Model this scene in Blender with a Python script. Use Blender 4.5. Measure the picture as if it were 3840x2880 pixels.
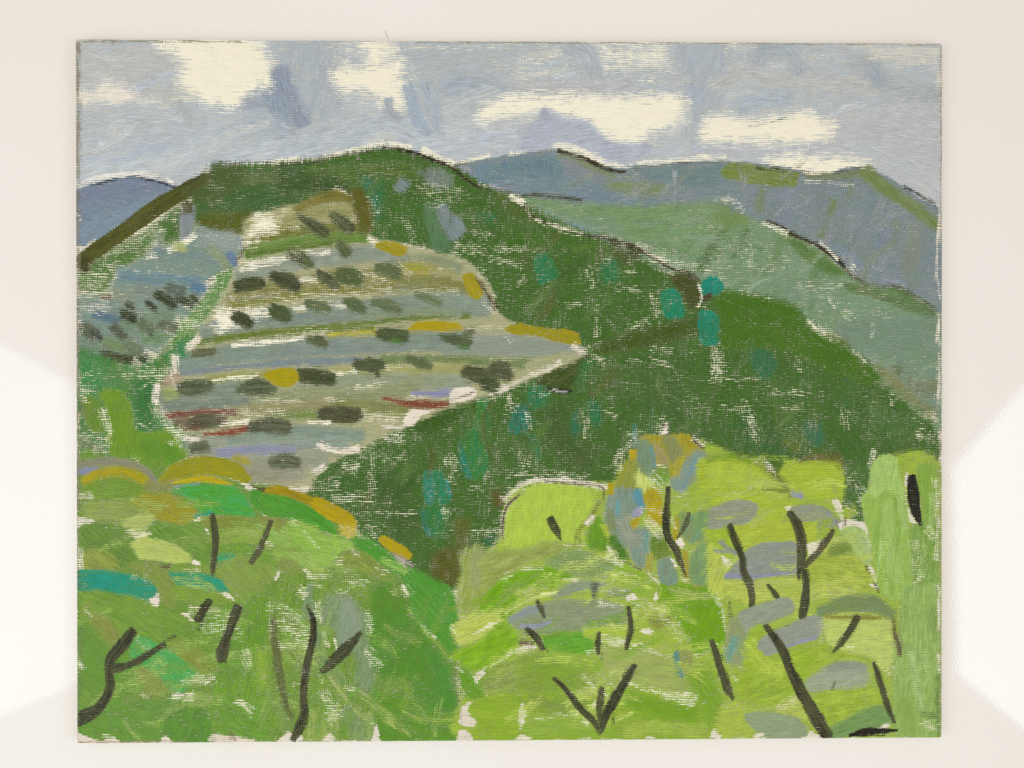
import bpy, bmesh, math, random
import numpy as np
from mathutils import Euler, Vector, Matrix

sc = bpy.context.scene
for o in list(bpy.data.objects):
    bpy.data.objects.remove(o, do_unlink=True)
COL = sc.collection

# ------------------------------------------------------------------ camera
BW, BH, ZT = 0.41, 0.33114, 0.0045            # canvas board, metres
CAM = (-0.0052301, 0.00455504, 0.3822177)
ROT = (-0.00281015, -0.01341518, -0.00072032)
FPX = 2990.0                                  # focal length in pixels of the 3840 wide photograph
cd = bpy.data.cameras.new('camera'); cam = bpy.data.objects.new('camera', cd); COL.objects.link(cam)
cam.location = CAM; cam.rotation_euler = ROT
cd.sensor_width = 36.0; cd.lens = FPX / 3840 * 36.0; cd.clip_start = 0.01; cd.clip_end = 50
sc.camera = cam

# ------------------------------------------------------------------ light
w = bpy.data.worlds.new('World'); sc.world = w; w.use_nodes = True
bg = w.node_tree.nodes['Background']
bg.inputs['Color'].default_value = (1.0, 0.943, 0.918, 1); bg.inputs['Strength'].default_value = 0.825

def softbox(name, apex, q1, q2, xd, zc, tall, power, col):
    """tall soft box beside the table; its two upright edges mirror in the table along the photo lines apex-q1 and apex-q2"""
    Rm = np.array(Euler(ROT, 'XYZ').to_matrix()); C = np.array(CAM); M = C * [1, 1, -1]
    def floor(px):
        d = Rm @ np.array([(px[0] - 1920) / FPX, -(px[1] - 1440) / FPX, -1.0]); return C + d * (-C[2] / d[2])
    P0, P1, P2 = floor(apex), floor(q1), floor(q2)
    unit = lambda v: v / np.linalg.norm(v)
    e = unit(P0 - M); n1 = unit(np.cross(P0 - M, P1 - M)); n2 = unit(np.cross(P0 - M, P2 - M))
    Pm = (P1 + P2) / 2; Q = M + (Pm - M) * ((xd - M[0]) / (Pm - M)[0])          # where the box centre line mirrors
    Q = Q + e * ((zc - Q[2]) / e[2])
    wv = np.array([0, 1.0, 0]); wv = unit(wv - e * (wv @ e))
    t1 = ((M - Q) @ n1) / (wv @ n1); t2 = ((M - Q) @ n2) / (wv @ n2)
    wide = abs(t1 - t2); Q = Q + wv * (t1 + t2) / 2
    z = np.cross(wv, e); x_, y_ = wv, e
    if z @ (-Q) > 0: x_ = -wv; z = -z                                         # lamp shines along -z, towards the table
    d = bpy.data.lights.new(name, 'AREA'); d.shape = 'RECTANGLE'; d.size, d.size_y = wide, tall
    d.energy = power; d.color = col
    o = bpy.data.objects.new(name, d); COL.objects.link(o)
    mat = Matrix(np.column_stack([x_, y_, z]).tolist()).to_4x4(); mat.translation = Vector(Q)
    o.matrix_world = mat
    return o

softbox('softbox_left', (1408, 2065), (0, 1290), (0, 2690), -.62, .80, 1.1, 4.1, (0.74, 0.93, 1.0))
softbox('softbox_right', (3188, 2195), (3840, 1450), (3840, 2730), .66, .80, 1.1, 5.6, (0.74, 0.93, 1.0))

sc.view_settings.view_transform = 'Standard'; sc.view_settings.look = 'None'
sc.view_settings.exposure = 0.0; sc.view_settings.gamma = 1.0; sc.view_settings.use_curve_mapping = False
sc.render.engine = 'CYCLES'
cy = sc.cycles
cy.max_bounces = 3; cy.diffuse_bounces = 2; cy.glossy_bounces = 1; cy.transparent_max_bounces = 96
cy.use_denoising = False
cy.sample_clamp_indirect = 4

# ------------------------------------------------------------------ node helpers
def lin(c):
    return tuple(((v / 255) / 12.92 if v / 255 <= 0.04045 else ((v / 255 + 0.055) / 1.055) ** 2.4) for v in c[:3])

class NB:
    def __init__(self, name):
        self.m = bpy.data.materials.new(name); self.m.use_nodes = True
        self.t = self.m.node_tree; self.t.nodes.clear()
    def n(self, typ, **kw):
        nd = self.t.nodes.new(typ)
        for k, v in kw.items(): setattr(nd, k, v)
        return nd
    def put(self, sock, v):
        if isinstance(v, bpy.types.NodeSocket): self.t.links.new(v, sock)
        elif v is not None: sock.default_value = v
    def math(self, op, a, b=None, c=None, clamp=False):
        nd = self.n('ShaderNodeMath', operation=op, use_clamp=clamp)
        self.put(nd.inputs[0], a); self.put(nd.inputs[1], b)
        if c is not None: self.put(nd.inputs[2], c)
        return nd.outputs[0]
    def xyz(self, x, y, z):
        nd = self.n('ShaderNodeCombineXYZ')
        for i, v in enumerate((x, y, z)): self.put(nd.inputs[i], v)
        return nd.outputs[0]
    def sep(self, v):
        nd = self.n('ShaderNodeSeparateXYZ'); self.put(nd.inputs[0], v); return nd.outputs
    def noise(self, vec, scale=1.0, detail=2.0, rough=.5):
        nd = self.n('ShaderNodeTexNoise'); self.put(nd.inputs['Vector'], vec)
        nd.inputs['Scale'].default_value = scale; nd.inputs['Detail'].default_value = detail
        nd.inputs['Roughness'].default_value = rough
        return nd.outputs[0]
    def remap(self, v, a, b, c, d, smooth=False, clamp=True):
        nd = self.n('ShaderNodeMapRange', interpolation_type='SMOOTHSTEP' if smooth else 'LINEAR', clamp=clamp)
        for i, x in enumerate((v, a, b, c, d)): self.put(nd.inputs[i], x)
        return nd.outputs[0]
    def mixc(self, f, a, b):
        nd = self.n('ShaderNodeMix', data_type='RGBA')
        self.put(nd.inputs[0], f); self.put(nd.inputs[6], a); self.put(nd.inputs[7], b)
        return nd.outputs[2]
    def hsv(self, col, val, sat=1.0):
        nd = self.n('ShaderNodeHueSaturation'); self.put(nd.inputs['Color'], col)
        self.put(nd.inputs['Value'], val); self.put(nd.inputs['Saturation'], sat)
        return nd.outputs[0]

def weave(b):
    """height 0..1 of the coarse linen weave, board millimetres"""
    tc = b.n('ShaderNodeTexCoord').outputs['Object']
    mm = b.n('ShaderNodeVectorMath', operation='SCALE'); b.put(mm.inputs[0], tc); mm.inputs['Scale'].default_value = 1000.0
    x, y, z = b.sep(mm.outputs[0])
    flat = b.xyz(x, y, 0.0)
    d1 = b.noise(flat, .11, 1)
    xs = b.math('ADD', x, b.math('MULTIPLY', d1, 3.2))
    ys = b.math('ADD', y, b.math('MULTIPLY', b.noise(b.xyz(b.math('MULTIPLY', x, .35), y, 7.0), .16, 1), 2.6))
    row = b.math('COSINE', b.math('MULTIPLY', ys, 2 * math.pi / 1.02))
    colm = b.math('COSINE', b.math('MULTIPLY', xs, 2 * math.pi / 1.05))
    h = b.math('ADD', b.math('MULTIPLY', row, .36), b.math('MULTIPLY', colm, .14))
    slub = b.noise(b.xyz(b.math('MULTIPLY', x, .42), b.math('MULTIPLY', ys, 1.0), 3.0), 1.0, 1)
    h = b.math('ADD', h, b.math('MULTIPLY', b.math('SUBTRACT', slub, .5), 1.15))
    return flat, b.math('ADD', h, .5)

def cen(b, v, k):          # (v-.5)*k
    return b.math('MULTIPLY', b.math('SUBTRACT', v, .5), k)

def oil_paint():
    b = NB('oil_paint')
    flat, W = weave(b)
    at = lambda n: b.n('ShaderNodeAttribute', attribute_name=n)
    br, pa, ca, cb = at('brush'), at('paint'), at('paint_a'), at('paint_b')
    u, v, edge = b.sep(br.outputs['Vector'])
    cover, soft, mix = b.sep(pa.outputs['Vector'])
    inv, rag = ca.outputs['Alpha'], cb.outputs['Alpha']
    Wi = b.math('ADD', W, b.math('MULTIPLY', inv, b.math('SUBTRACT', 1.0, b.math('MULTIPLY', W, 2.0))))
    bris = b.noise(b.xyz(b.math('MULTIPLY', u, .10), b.math('MULTIPLY', v, .85), 0.0), 1.0, 1.6, .6)
    fine = b.noise(b.xyz(b.math('MULTIPLY', u, .16), b.math('MULTIPLY', v, 2.4), 5.0), 1.0, 0)
    blot = b.noise(flat, .20, 2, .6)
    strk = b.noise(b.xyz(b.math('MULTIPLY', u, .045), b.math('MULTIPLY', v, .33), 11.0), 1.0, 1.6, .6)
    big = b.noise(flat, .055, 2, .55)
    grain = b.noise(flat, 8.5, 0)
    T = b.math('ADD', b.math('ADD', .5, b.math('MULTIPLY', cen(b, Wi, .60), b.math('ADD', 1.0, b.math('MULTIPLY', inv, .1)))), b.math('ADD', cen(b, bris, .62), cen(b, blot, .60)))
    T = b.math('ADD', T, b.math('ADD', cen(b, big, .50), b.math('MULTIPLY', cen(b, grain, 1.25), b.math('SUBTRACT', 1.0, b.math('MULTIPLY', inv, .55)))))
    ee = b.math('ADD', edge, b.math('ADD', b.math('MULTIPLY', cen(b, bris, 2.4), rag), cen(b, Wi, .28)))
    fade = b.math('MAXIMUM', b.math('MINIMUM', b.math('ADD', b.math('DIVIDE', ee, soft), .45), 1.0), -2.0)
    c = b.math('SUBTRACT', cover, b.math('MULTIPLY', b.math('SUBTRACT', 1.0, fade), .62))
    body = b.math('SUBTRACT', T, b.math('SUBTRACT', 1.0, c))
    alpha = b.remap(body, -.003, .003, 0.0, 1.0)
    thin = b.remap(body, 0.0, .42, 1.0, 0.0)                # thinly scraped paint lets the priming glow through
    mf = b.math('MULTIPLY', b.remap(b.math('ADD', b.math('MULTIPLY', strk, .40), b.math('ADD', b.math('MULTIPLY', bris, .40), b.math('MULTIPLY', blot, .20))), .40, .61, 0.0, 1.0, True), mix)
    colr = b.mixc(mf, ca.outputs['Color'], cb.outputs['Color'])
    colr = b.mixc(b.math('MULTIPLY', thin, b.math('MULTIPLY', b.math('SUBTRACT', 1.0, inv), .04)), colr, (*lin((222, 216, 186)), 1))
    val = b.math('ADD', 1.0, b.math('ADD', cen(b, bris, .48), b.math('ADD', cen(b, fine, .36), b.math('ADD', cen(b, blot, .34), cen(b, W, .20)))))
    val = b.math('ADD', 1.0, b.math('MULTIPLY', b.math('SUBTRACT', val, 1.0), b.math('SUBTRACT', 1.0, b.math('MULTIPLY', inv, .8))))
    colr = b.hsv(colr, b.math('MULTIPLY', val, b.math('ADD', .88, b.math('MULTIPLY', inv, .10))), 1.0)
    hgt = b.math('ADD', b.math('MULTIPLY', W, .10), b.math('ADD', b.math('MULTIPLY', bris, .16), b.math('MULTIPLY', fine, .10)))
    bp = b.n('ShaderNodeBump'); bp.inputs['Strength'].default_value = .8; bp.inputs['Distance'].default_value = .001
    b.put(bp.inputs['Height'], hgt)
    p = b.n('ShaderNodeBsdfPrincipled'); b.put(p.inputs['Base Color'], colr)
    p.inputs['Roughness'].default_value = .5; p.inputs['Specular IOR Level'].default_value = .04
    b.put(p.inputs['Normal'], bp.outputs[0]); b.put(p.inputs['Alpha'], alpha)
    o = b.n('ShaderNodeOutputMaterial'); b.put(o.inputs[0], p.outputs[0])
    return b.m

def canvas_mat():
    b = NB('primed_canvas')
    flat, W = weave(b)
    n1 = b.noise(flat, .05, 3); n2 = b.noise(flat, .5, 3)
    colr = b.mixc(b.remap(n1, .35, .65, 0, 1), (*lin((240, 233, 208)), 1), (*lin((232, 223, 200)), 1))
    colr = b.hsv(colr, b.math('ADD', 1.0, cen(b, n2, .08)))
    bp = b.n('ShaderNodeBump'); bp.inputs['Strength'].default_value = .7; bp.inputs['Distance'].default_value = .001
    b.put(bp.inputs['Height'], b.math('MULTIPLY', W, .13))
    p = b.n('ShaderNodeBsdfPrincipled'); b.put(p.inputs['Base Color'], colr)
    p.inputs['Roughness'].default_value = .8; p.inputs['Specular IOR Level'].default_value = .15
    b.put(p.inputs['Normal'], bp.outputs[0])
    o = b.n('ShaderNodeOutputMaterial'); b.put(o.inputs[0], p.outputs[0])
    return b.m

def table_mat():
    b = NB('white_table_laminate')
    tc = b.n('ShaderNodeTexCoord').outputs['Object']
    n1 = b.noise(tc, 5.0, 3); n2 = b.noise(tc, 900.0, 2); n3 = b.noise(tc, 160.0, 2, .7)
    colr = b.mixc(b.remap(n1, .3, .7, 0, 1), (*lin((238, 232, 224)), 1), (*lin((236, 229, 220)), 1))
    speck = b.remap(n3, .80, .84, 1.0, .80)
    colr = b.hsv(colr, b.math('MULTIPLY', speck, b.math('ADD', 1.0, cen(b, n2, .025))))
    bp = b.n('ShaderNodeBump'); bp.inputs['Strength'].default_value = .015; bp.inputs['Distance'].default_value = .0004
    b.put(bp.inputs['Height'], n2)
    p = b.n('ShaderNodeBsdfPrincipled'); b.put(p.inputs['Base Color'], colr)
    p.inputs['Roughness'].default_value = .045; p.inputs['Specular IOR Level'].default_value = .5
    b.put(p.inputs['Normal'], bp.outputs[0])
    o = b.n('ShaderNodeOutputMaterial'); b.put(o.inputs[0], p.outputs[0])
    return b.m

def plain_mat(name, c, rough=.6):
    b = NB(name)
    tc = b.n('ShaderNodeTexCoord').outputs['Object']
    colr = b.hsv((*lin(c), 1), b.math('ADD', 1.0, cen(b, b.noise(tc, 400, 2), .3)))
    p = b.n('ShaderNodeBsdfPrincipled'); b.put(p.inputs['Base Color'], colr); p.inputs['Roughness'].default_value = rough
    o = b.n('ShaderNodeOutputMaterial'); b.put(o.inputs[0], p.outputs[0])
    return b.m

PAINT, CANVAS, TABLE = oil_paint(), canvas_mat(), table_mat()

# ------------------------------------------------------------------ table and board
def link(name, me, mat, parent=None):
    o = bpy.data.objects.new(name, me); COL.objects.link(o)
    if mat: me.materials.append(mat)
    if parent: o.parent = parent
    return o

bm = bmesh.new(); bmesh.ops.create_grid(bm, x_segments=8, y_segments=8, size=0.9)
me = bpy.data.meshes.new('tabletop'); bm.to_mesh(me); bm.free()
tab = link('tabletop', me, TABLE); tab['kind'] = 'structure'; tab['label'] = 'smooth white tabletop under the painting'

root = bpy.data.objects.new('landscape_painting', None); COL.objects.link(root); root.empty_display_size = .05
root['label'] = 'oil landscape of green hills and trees painted on an unframed canvas board'
root['category'] = 'painting'

bm = bmesh.new(); bmesh.ops.create_cube(bm, size=1)
for v in bm.verts:
    v.co.x *= BW; v.co.y *= BH; v.co.z = (v.co.z + .5) * ZT
vert = [e for e in bm.edges if abs(e.verts[0].co.z - e.verts[1].co.z) > 1e-4]
bmesh.ops.bevel(bm, geom=vert, offset=.0016, segments=4, affect='EDGES', profile=.5)
top = [e for e in bm.edges if e.verts[0].co.z > ZT - 1e-5 and e.verts[1].co.z > ZT - 1e-5 and len(e.link_faces) == 2
       and any(abs(f.normal.z) < .5 for f in e.link_faces)]
bmesh.ops.bevel(bm, geom=top, offset=.0008, segments=3, affect='EDGES', profile=.5)
me = bpy.data.meshes.new('canvas_board'); bm.to_mesh(me); bm.free()
for p in me.polygons: p.use_smooth = False
link('canvas_board', me, CANVAS, root)

# ------------------------------------------------------------------ brush engine
_R = np.array(Euler(ROT, 'XYZ').to_matrix()); _C = np.array(CAM)
def board(px):
    """photo pixels -> millimetres on the canvas plane"""
    px = np.asarray(px, float)
    d = np.stack([(px[:, 0] - 1920) / FPX, -(px[:, 1] - 1440) / FPX, -np.ones(len(px))], 1) @ _R.T
    t = (ZT - _C[2]) / d[:, 2]
    return (_C[None, :2] + d[:, :2] * t[:, None]) * 1000.0

KZ = 880 / 2212.0
TX = [240, 1040, 1840, 2680]; TY = [100, 620, 1200, 1700, 2200]
O = [0.0, 0.0, 1.0]
def T(i, j): O[:] = [TX[i], TY[j], KZ]
def FULL(): O[:] = [0, 0, 3840 / 2212.0]
def mm(pts):
    p = np.asarray(pts, float)
    return board(np.stack([O[0] + p[:, 0] * O[2], O[1] + p[:, 1] * O[2]], 1))

def catmull(P, n=6, closed=False):
    P = np.asarray(P, float)
    if len(P) == 2 and not closed:
        t = np.linspace(0, 1, n * 2)[:, None]; return P[0] * (1 - t) + P[1] * t
    out = []
    N = len(P); rng_ = range(N if closed else N - 1)
    for i in rng_:
        if closed: a, b_, c, d = P[(i - 1) % N], P[i], P[(i + 1) % N], P[(i + 2) % N]
        else: a, b_, c, d = P[max(i - 1, 0)], P[i], P[i + 1], P[min(i + 2, N - 1)]
        for k in range(n):
            t = k / n
            out.append(.5 * ((2 * b_) + (c - a) * t + (2 * a - 5 * b_ + 4 * c - d) * t * t + (3 * b_ - a - 3 * c + d) * t ** 3))
    if not closed: out.append(P[-1])
    return np.array(out)

def nearest(G, Q):
    """distance from grid points G to polyline Q, segment index, parameter, side offset"""
    best = np.full(len(G), 1e9); si = np.zeros(len(G), int); ti = np.zeros(len(G)); vv = np.zeros(len(G)); over = np.zeros(len(G))
    for k in range(len(Q) - 1):
        a, d = Q[k], Q[k + 1] - Q[k]; L2 = d @ d
        if L2 < 1e-12: continue
        r = G - a; t0 = (r @ d) / L2; t = np.clip(t0, 0, 1)
        q = r - t[:, None] * d; dist = np.hypot(q[:, 0], q[:, 1])
        m = dist < best
        best[m] = dist[m]; si[m] = k; ti[m] = t[m]
        L = math.sqrt(L2)
        vv[m] = ((d[0] * r[:, 1] - d[1] * r[:, 0]) / L)[m]; over[m] = ((t0 - t) * L)[m]
    return best, si, ti, vv, over

def inside(G, Q):
    x, y = G[:, 0], G[:, 1]; c = np.zeros(len(G), bool); n = len(Q)
    for i in range(n):
        x1, y1 = Q[i]; x2, y2 = Q[(i + 1) % n]
        if y1 == y2: continue
        m = ((y1 > y) != (y2 > y)) & (x < (x2 - x1) * (y - y1) / (y2 - y1) + x1)
        c ^= m
    return c

HX, HY = BW * 500, BH * 500
LAYER = np.zeros((int(2 * HX / 2) + 2, int(2 * HY / 2) + 2))
STEP = 0.0000002
rnd = random.Random(5)
STATE = {'warm': 8, 'push': 1.0, 'part': None, 'default': 'brush_stroke', 'count': 0}

def tint(c):
    r_, g_, b_ = c[:3]
    if g_ > 168 and r_ > 128 and b_ < 106 and r_ < g_: return (min(g_ * .97, r_ * 1.08 + 3), g_ * 1.03 + 2, b_ + 12)      # lime
    if 132 <= g_ <= 160 and 70 <= r_ <= 122 and b_ < 80 and g_ > r_ + 22: return (r_ * 1.03, g_ * .985, b_ + 3)  # leaf green
    if r_ > 136 and b_ < 92 and r_ >= g_ + 6: return (r_ * .955, g_ * 1.045, b_ * .9)                             # ochre
    if max(c[:3]) - min(c[:3]) < 46 and min(c[:3]) > 84 and b_ >= g_ - 12 and max(c[:3]) < 200: return (r_ + 1, g_ + 1, b_ - STATE['warm'])
    if b_ > r_ + 40 and b_ > g_ + 20: return (r_ + 10, g_ + 4, b_ - 14)
    return c

def scatter(pts, n, length, wd, ang, cols, cov=(.5, .62), jit=14, curve=.15):
    """loose dry pulls of the brush over an area already painted"""
    P = np.asarray(pts, float); lo, hi = P.min(0), P.max(0); k = 0
    for _ in range(n * 12):
        c = np.array([rnd.uniform(lo[0], hi[0]), rnd.uniform(lo[1], hi[1])])
        if not inside(c[None], P)[0]: continue
        a = math.radians(ang(c) if callable(ang) else ang) + math.radians(rnd.uniform(-jit, jit))
        L = length * rnd.uniform(.6, 1.3) / 2; d = np.array([math.cos(a), -math.sin(a)]); q = np.array([-d[1], d[0]]) * L * rnd.uniform(-curve, curve) * 2
        col = rnd.choice(cols)
        s([tuple(c - d * L), tuple(c + q), tuple(c + d * L)], [wd * rnd.uniform(.4, .8), wd * rnd.uniform(.8, 1.2), wd * rnd.uniform(.3, .8)], vary(col, 8), vary(col, 14), rnd.uniform(*cov), 1.6, .8, 1.2)
        k += 1
        if k >= n: break

def emit(name, G2, nx, ny, edge, uv, cover, soft, mix, ca, cb, inv, rag, margin):
    """clip the grid to edge > -margin and make the mesh"""
    ca, cb = tint(ca), tint(cb)
    if not inv: cb = tuple(min(255, max(0, a_ + STATE['push'] * (b_ - a_))) for a_, b_ in zip(ca, cb))
    edge = edge.reshape(ny, nx)
    bx = np.minimum(HX - .05 - np.abs(G2[:, 0]), HY - .05 - np.abs(G2[:, 1])).reshape(ny, nx)
    fld = np.minimum(edge + margin, bx)
    pos = G2.reshape(ny, nx, 2); UV = uv.reshape(ny, nx, 2); CV = np.broadcast_to(np.asarray(cover, float).reshape(-1), (nx * ny,)).reshape(ny, nx) if np.ndim(cover) else np.full((ny, nx), cover)
    data = np.dstack([pos, UV, np.minimum(edge, bx + .5), CV, fld])
    verts = []; faces = []; key = {}
    def vid(k, val):
        i = key.get(k)
        if i is None:
            i = len(verts); key[k] = i; verts.append(val)
        return i
    ok = fld > 0
    cnt = ok[:-1, :-1].astype(int) + ok[1:, :-1] + ok[:-1, 1:] + ok[1:, 1:]
    for j, i in zip(*np.nonzero(cnt)):
        cs = [(j, i), (j, i + 1), (j + 1, i + 1), (j + 1, i)]
        if cnt[j, i] == 4:
            faces.append([vid(c, data[c]) for c in cs]); continue
        poly = []
        for k in range(4):
            a, b_ = cs[k], cs[(k + 1) % 4]
            if ok[a]: poly.append(vid(a, data[a]))
            if ok[a] != ok[b_]:
                lo, hi = min(a, b_), max(a, b_)
                t = fld[lo] / (fld[lo] - fld[hi])
                poly.append(vid((lo, hi), data[lo] * (1 - t) + data[hi] * t))
        if len(poly) >= 3: faces.append(poly)
    if not faces: return None
    A = np.array(verts)
    ci = np.clip(((A[:, 0] + HX) / 2).astype(int), 0, LAYER.shape[0] - 1); cj = np.clip(((A[:, 1] + HY) / 2).astype(int), 0, LAYER.shape[1] - 1)
    # every cell of the box hull that the stroke touches
    lay = LAYER[ci, cj].max() + 1
    for di in (-1, 0, 1):
        for dj in (-1, 0, 1):
            a_ = np.clip(ci + di, 0, LAYER.shape[0] - 1); b_ = np.clip(cj + dj, 0, LAYER.shape[1] - 1)
            lay = max(lay, LAYER[a_, b_].max() + 1)
    LAYER[ci, cj] = lay
    zz = ZT + .00001 + lay * STEP
    me = bpy.data.meshes.new(name)
    co = np.column_stack([A[:, 0] / 1000, A[:, 1] / 1000, np.full(len(A), zz)])
    me.from_pydata(co.tolist(), [], faces)
    n = len(A)
    a = me.attributes.new('brush', 'FLOAT_VECTOR', 'POINT'); a.data.foreach_set('vector', np.ascontiguousarray(A[:, [2, 3, 4]], dtype=np.float32).ravel())
    a = me.attributes.new('paint', 'FLOAT_VECTOR', 'POINT'); a.data.foreach_set('vector', np.column_stack([A[:, 5], np.full(n, soft), np.full(n, mix)]).astype(np.float32).ravel())
    a = me.attributes.new('paint_a', 'FLOAT_COLOR', 'POINT'); a.data.foreach_set('color', np.tile(np.array([*lin(ca), inv], np.float32), n))
    a = me.attributes.new('paint_b', 'FLOAT_COLOR', 'POINT'); a.data.foreach_set('color', np.tile(np.array([*lin(cb), rag], np.float32), n))
    STATE['count'] += 1
    return link(name, me, PAINT, STATE['part'] or root)

def vary(c, k=13):
    d = rnd.uniform(-k, k)
    return tuple(min(255, max(0, v + d + rnd.uniform(-k / 4, k / 4))) for v in c)

def grid_for(lo, hi, res):
    lo = np.maximum(lo, [-HX - 1, -HY - 1]); hi = np.minimum(hi, [HX + 1, HY + 1])
    nx = max(2, int((hi[0] - lo[0]) / res) + 2); ny = max(2, int((hi[1] - lo[1]) / res) + 2)
    X, Y = np.meshgrid(lo[0] + np.arange(nx) * res, lo[1] + np.arange(ny) * res)
    return np.column_stack([X.ravel(), Y.ravel()]), nx, ny

def f(pts, ca, cb=None, ang=0, cov=.97, soft=1.2, mix=.7, rag=.8, name=None, inv=0, smooth=True, bend=.0, shrink=0.0):
    """an area of paint brushed in at one angle (degrees)"""
    if soft >= .9: soft *= 1.9; rag *= 1.5
    if not inv and cov < .99: cov -= .03
    if name == 'teal_dab': cov -= .05; soft *= 1.5
    if STATE['part'] is None and not inv: cov -= .03
    Q = mm(pts); Q = catmull(Q, 5, True) if smooth else Q
    lo, hi = Q.min(0), Q.max(0); size = min(hi - lo)
    res = min(1.6, max(.45, size / 14)); margin = .5 + rag * .8 + soft * .35
    G, nx, ny = grid_for(lo - margin - res, hi + margin + res, res)
    d = nearest(G, np.vstack([Q, Q[:1]]))[0]
    edge = np.where(inside(G, Q), d, -d) - shrink
    th = math.radians(ang + rnd.uniform(-4, 4)); c, s_ = math.cos(th), math.sin(th)
    ctr = (lo + hi) / 2; r = G - ctr
    u = r[:, 0] * c + r[:, 1] * s_; v = -r[:, 0] * s_ + r[:, 1] * c
    v = v + bend * u * u / max(10.0, size) + .5 * np.sin(u * .12 + rnd.uniform(0, 6))
    uv = np.column_stack([u + rnd.uniform(0, 4000), v + rnd.uniform(0, 4000)])
    return emit(name or STATE['default'], G, nx, ny, edge, uv, cov, soft, mix, ca, cb or vary(ca), inv, rag, margin)

def s(pts, wd, ca, cb=None, cov=.97, soft=.9, mix=.7, rag=.7, name=None, inv=0, fade=0.0):
    """one pull of the brush along a path; wd = width or widths in trace pixels"""
    scale = O[2] * 410 / 3245.0
    if soft >= .9 and not inv: soft *= 1.7; rag *= 1.5
    P = mm(pts); Q = catmull(P, 6)
    L = np.concatenate([[0], np.cumsum(np.hypot(*(Q[1:] - Q[:-1]).T))])
    ws = np.asarray(wd if np.ndim(wd) else [wd] * len(P), float) * scale / 2
    pk = np.linspace(0, L[-1], len(P)) if len(P) == 2 else np.interp(np.arange(len(P)) * 6, np.arange(len(Q)), L)
    wq = np.interp(L, pk, ws); wm = wq.max()
    res = min(1.3, max(.28, wm / 3.5)); margin = .4 + rag * .8 + soft * .35
    lo, hi = Q.min(0) - wm - margin - res, Q.max(0) + wm + margin + res
    G, nx, ny = grid_for(lo, hi, res)
    best, si, ti, vv, over = nearest(G, Q)
    u = L[si] + ti * (L[np.minimum(si + 1, len(L) - 1)] - L[si]); wl = np.interp(u, L, wq)
    end = (u <= 1e-6) | (u >= L[-1] - 1e-6)
    pw, kf = (2, 1.15) if name == 'olive_shrub' else (3, 1.5)
    d = np.where(end, (np.abs(vv) ** pw + np.abs(over * kf) ** pw) ** (1 / pw), best)
    edge = wl - d
    cv = cov - fade * np.clip(u / L[-1], 0, 1) if fade else cov
    side = np.sign(vv) * np.where(end, np.abs(vv), best)
    uv = np.column_stack([u + over + rnd.uniform(0, 4000), side + rnd.uniform(0, 4000)])
    return emit(name or STATE['default'], G, nx, ny, edge, uv, cv, soft, mix, ca, cb or vary(ca), inv, rag, margin)

CREAM = (243, 236, 211); CREAM2 = (231, 220, 201)
def bare(pts, col=CREAM, cov=.97, soft=1.5, rag=1.2):          # primed canvas left unpainted
    if col is not CREAM: return f(pts, tuple(v * .975 for v in col), vary(col, 4), 0, cov * .84, soft * .7, .5, rag, 'bare_canvas_patch', 1, shrink=.35)
    return f(pts, col, vary(col, 4), 0, min(cov, .98), soft * 2.1, .5, rag * 1.5, 'bare_canvas_patch', 1)
def gap(pts, wd, cov=.45, col=(238, 231, 204), soft=2.2):     # weave hollows the dry brush missed
    if cov >= .66 and np.ndim(wd) == 0: wd *= .9; cov *= .80; soft *= 1.3
    elif cov < .66:
        k = 1.3; wd = [x * k for x in wd] if np.ndim(wd) else wd * k
        soft = max(1.6, (np.mean(wd) * KZ * .126 / 2) * 1.35); cov = cov * .60
    return s(pts, wd, col, vary(col, 4), cov, soft, .5, 1.4, 'weave_gap' if cov < .48 else 'bare_canvas_patch', 1)

PART_LABELS = {
    'painted_sky': 'grey blue sky with bare cream clouds', 'far_blue_hills': 'distant blue grey hills under the sky', 'pale_green_hill': 'pale sage green hillside on the right',
    'blue_hill': 'small blue hill at the left edge', 'dark_green_hill': 'dark green wooded hill with teal dabs', 'blue_grey_grove': 'blue grey olive grove on the left slope',
    'terraced_field': 'striped terraced field dotted with dark shrubs', 'left_bank_foliage': 'bright green bank at the left edge', 'left_foreground_trees': 'green foreground bushes with dark branches on the left',
    'right_foreground_trees': 'yellow green foreground bushes in the lower middle', 'golden_tree': 'ochre and grey tree with a black trunk', 'right_lime_trees': 'lime trees with dark trunks on the right',
    'thin_underpainting': 'thin green wash under the hills and bushes', 'board_rim_grime_and_shade': 'grime and painted-in edge shading along the canvas board rim'}
def part(name, default, obj):
    obj.name = name; obj['label'] = PART_LABELS[name]; STATE['part'] = obj; STATE['default'] = default

# ------------------------------------------------------------------ SKY
STATE['push'] = .9; STATE['warm'] = 0
FULL(); STATE['part'] = None
part('painted_sky', 'sky_stroke', f([(158, 80), (600, 80), (1100, 80), (1600, 80), (2044, 80), (2044, 300), (2044, 500), (1880, 380), (1700, 370), (1560, 352), (1330, 366), (1200, 335), (980, 362),
    (830, 326), (600, 355), (455, 366), (390, 405), (280, 385), (158, 420), (158, 250)], (193, 197, 198), (177, 187, 195), 4, .93, 1.5, .8))
T(0, 0)
f([(100, 110), (960, 125), (1040, 240), (1110, 330), (1110, 480), (1160, 570), (1280, 650), (1000, 720), (700, 640), (560, 560), (400, 500), (100, 540)], (195, 196, 193), (186, 191, 191), 0, .9, 3)
s([(110, 1300), (700, 1230), (1100, 1120), (1500, 960)], 180, (196, 203, 207), (180, 190, 199), .85, 2)
s([(110, 1130), (600, 1080), (1000, 1000), (1300, 900)], 170, (186, 191, 197), (196, 200, 202), .85, 2)
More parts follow.
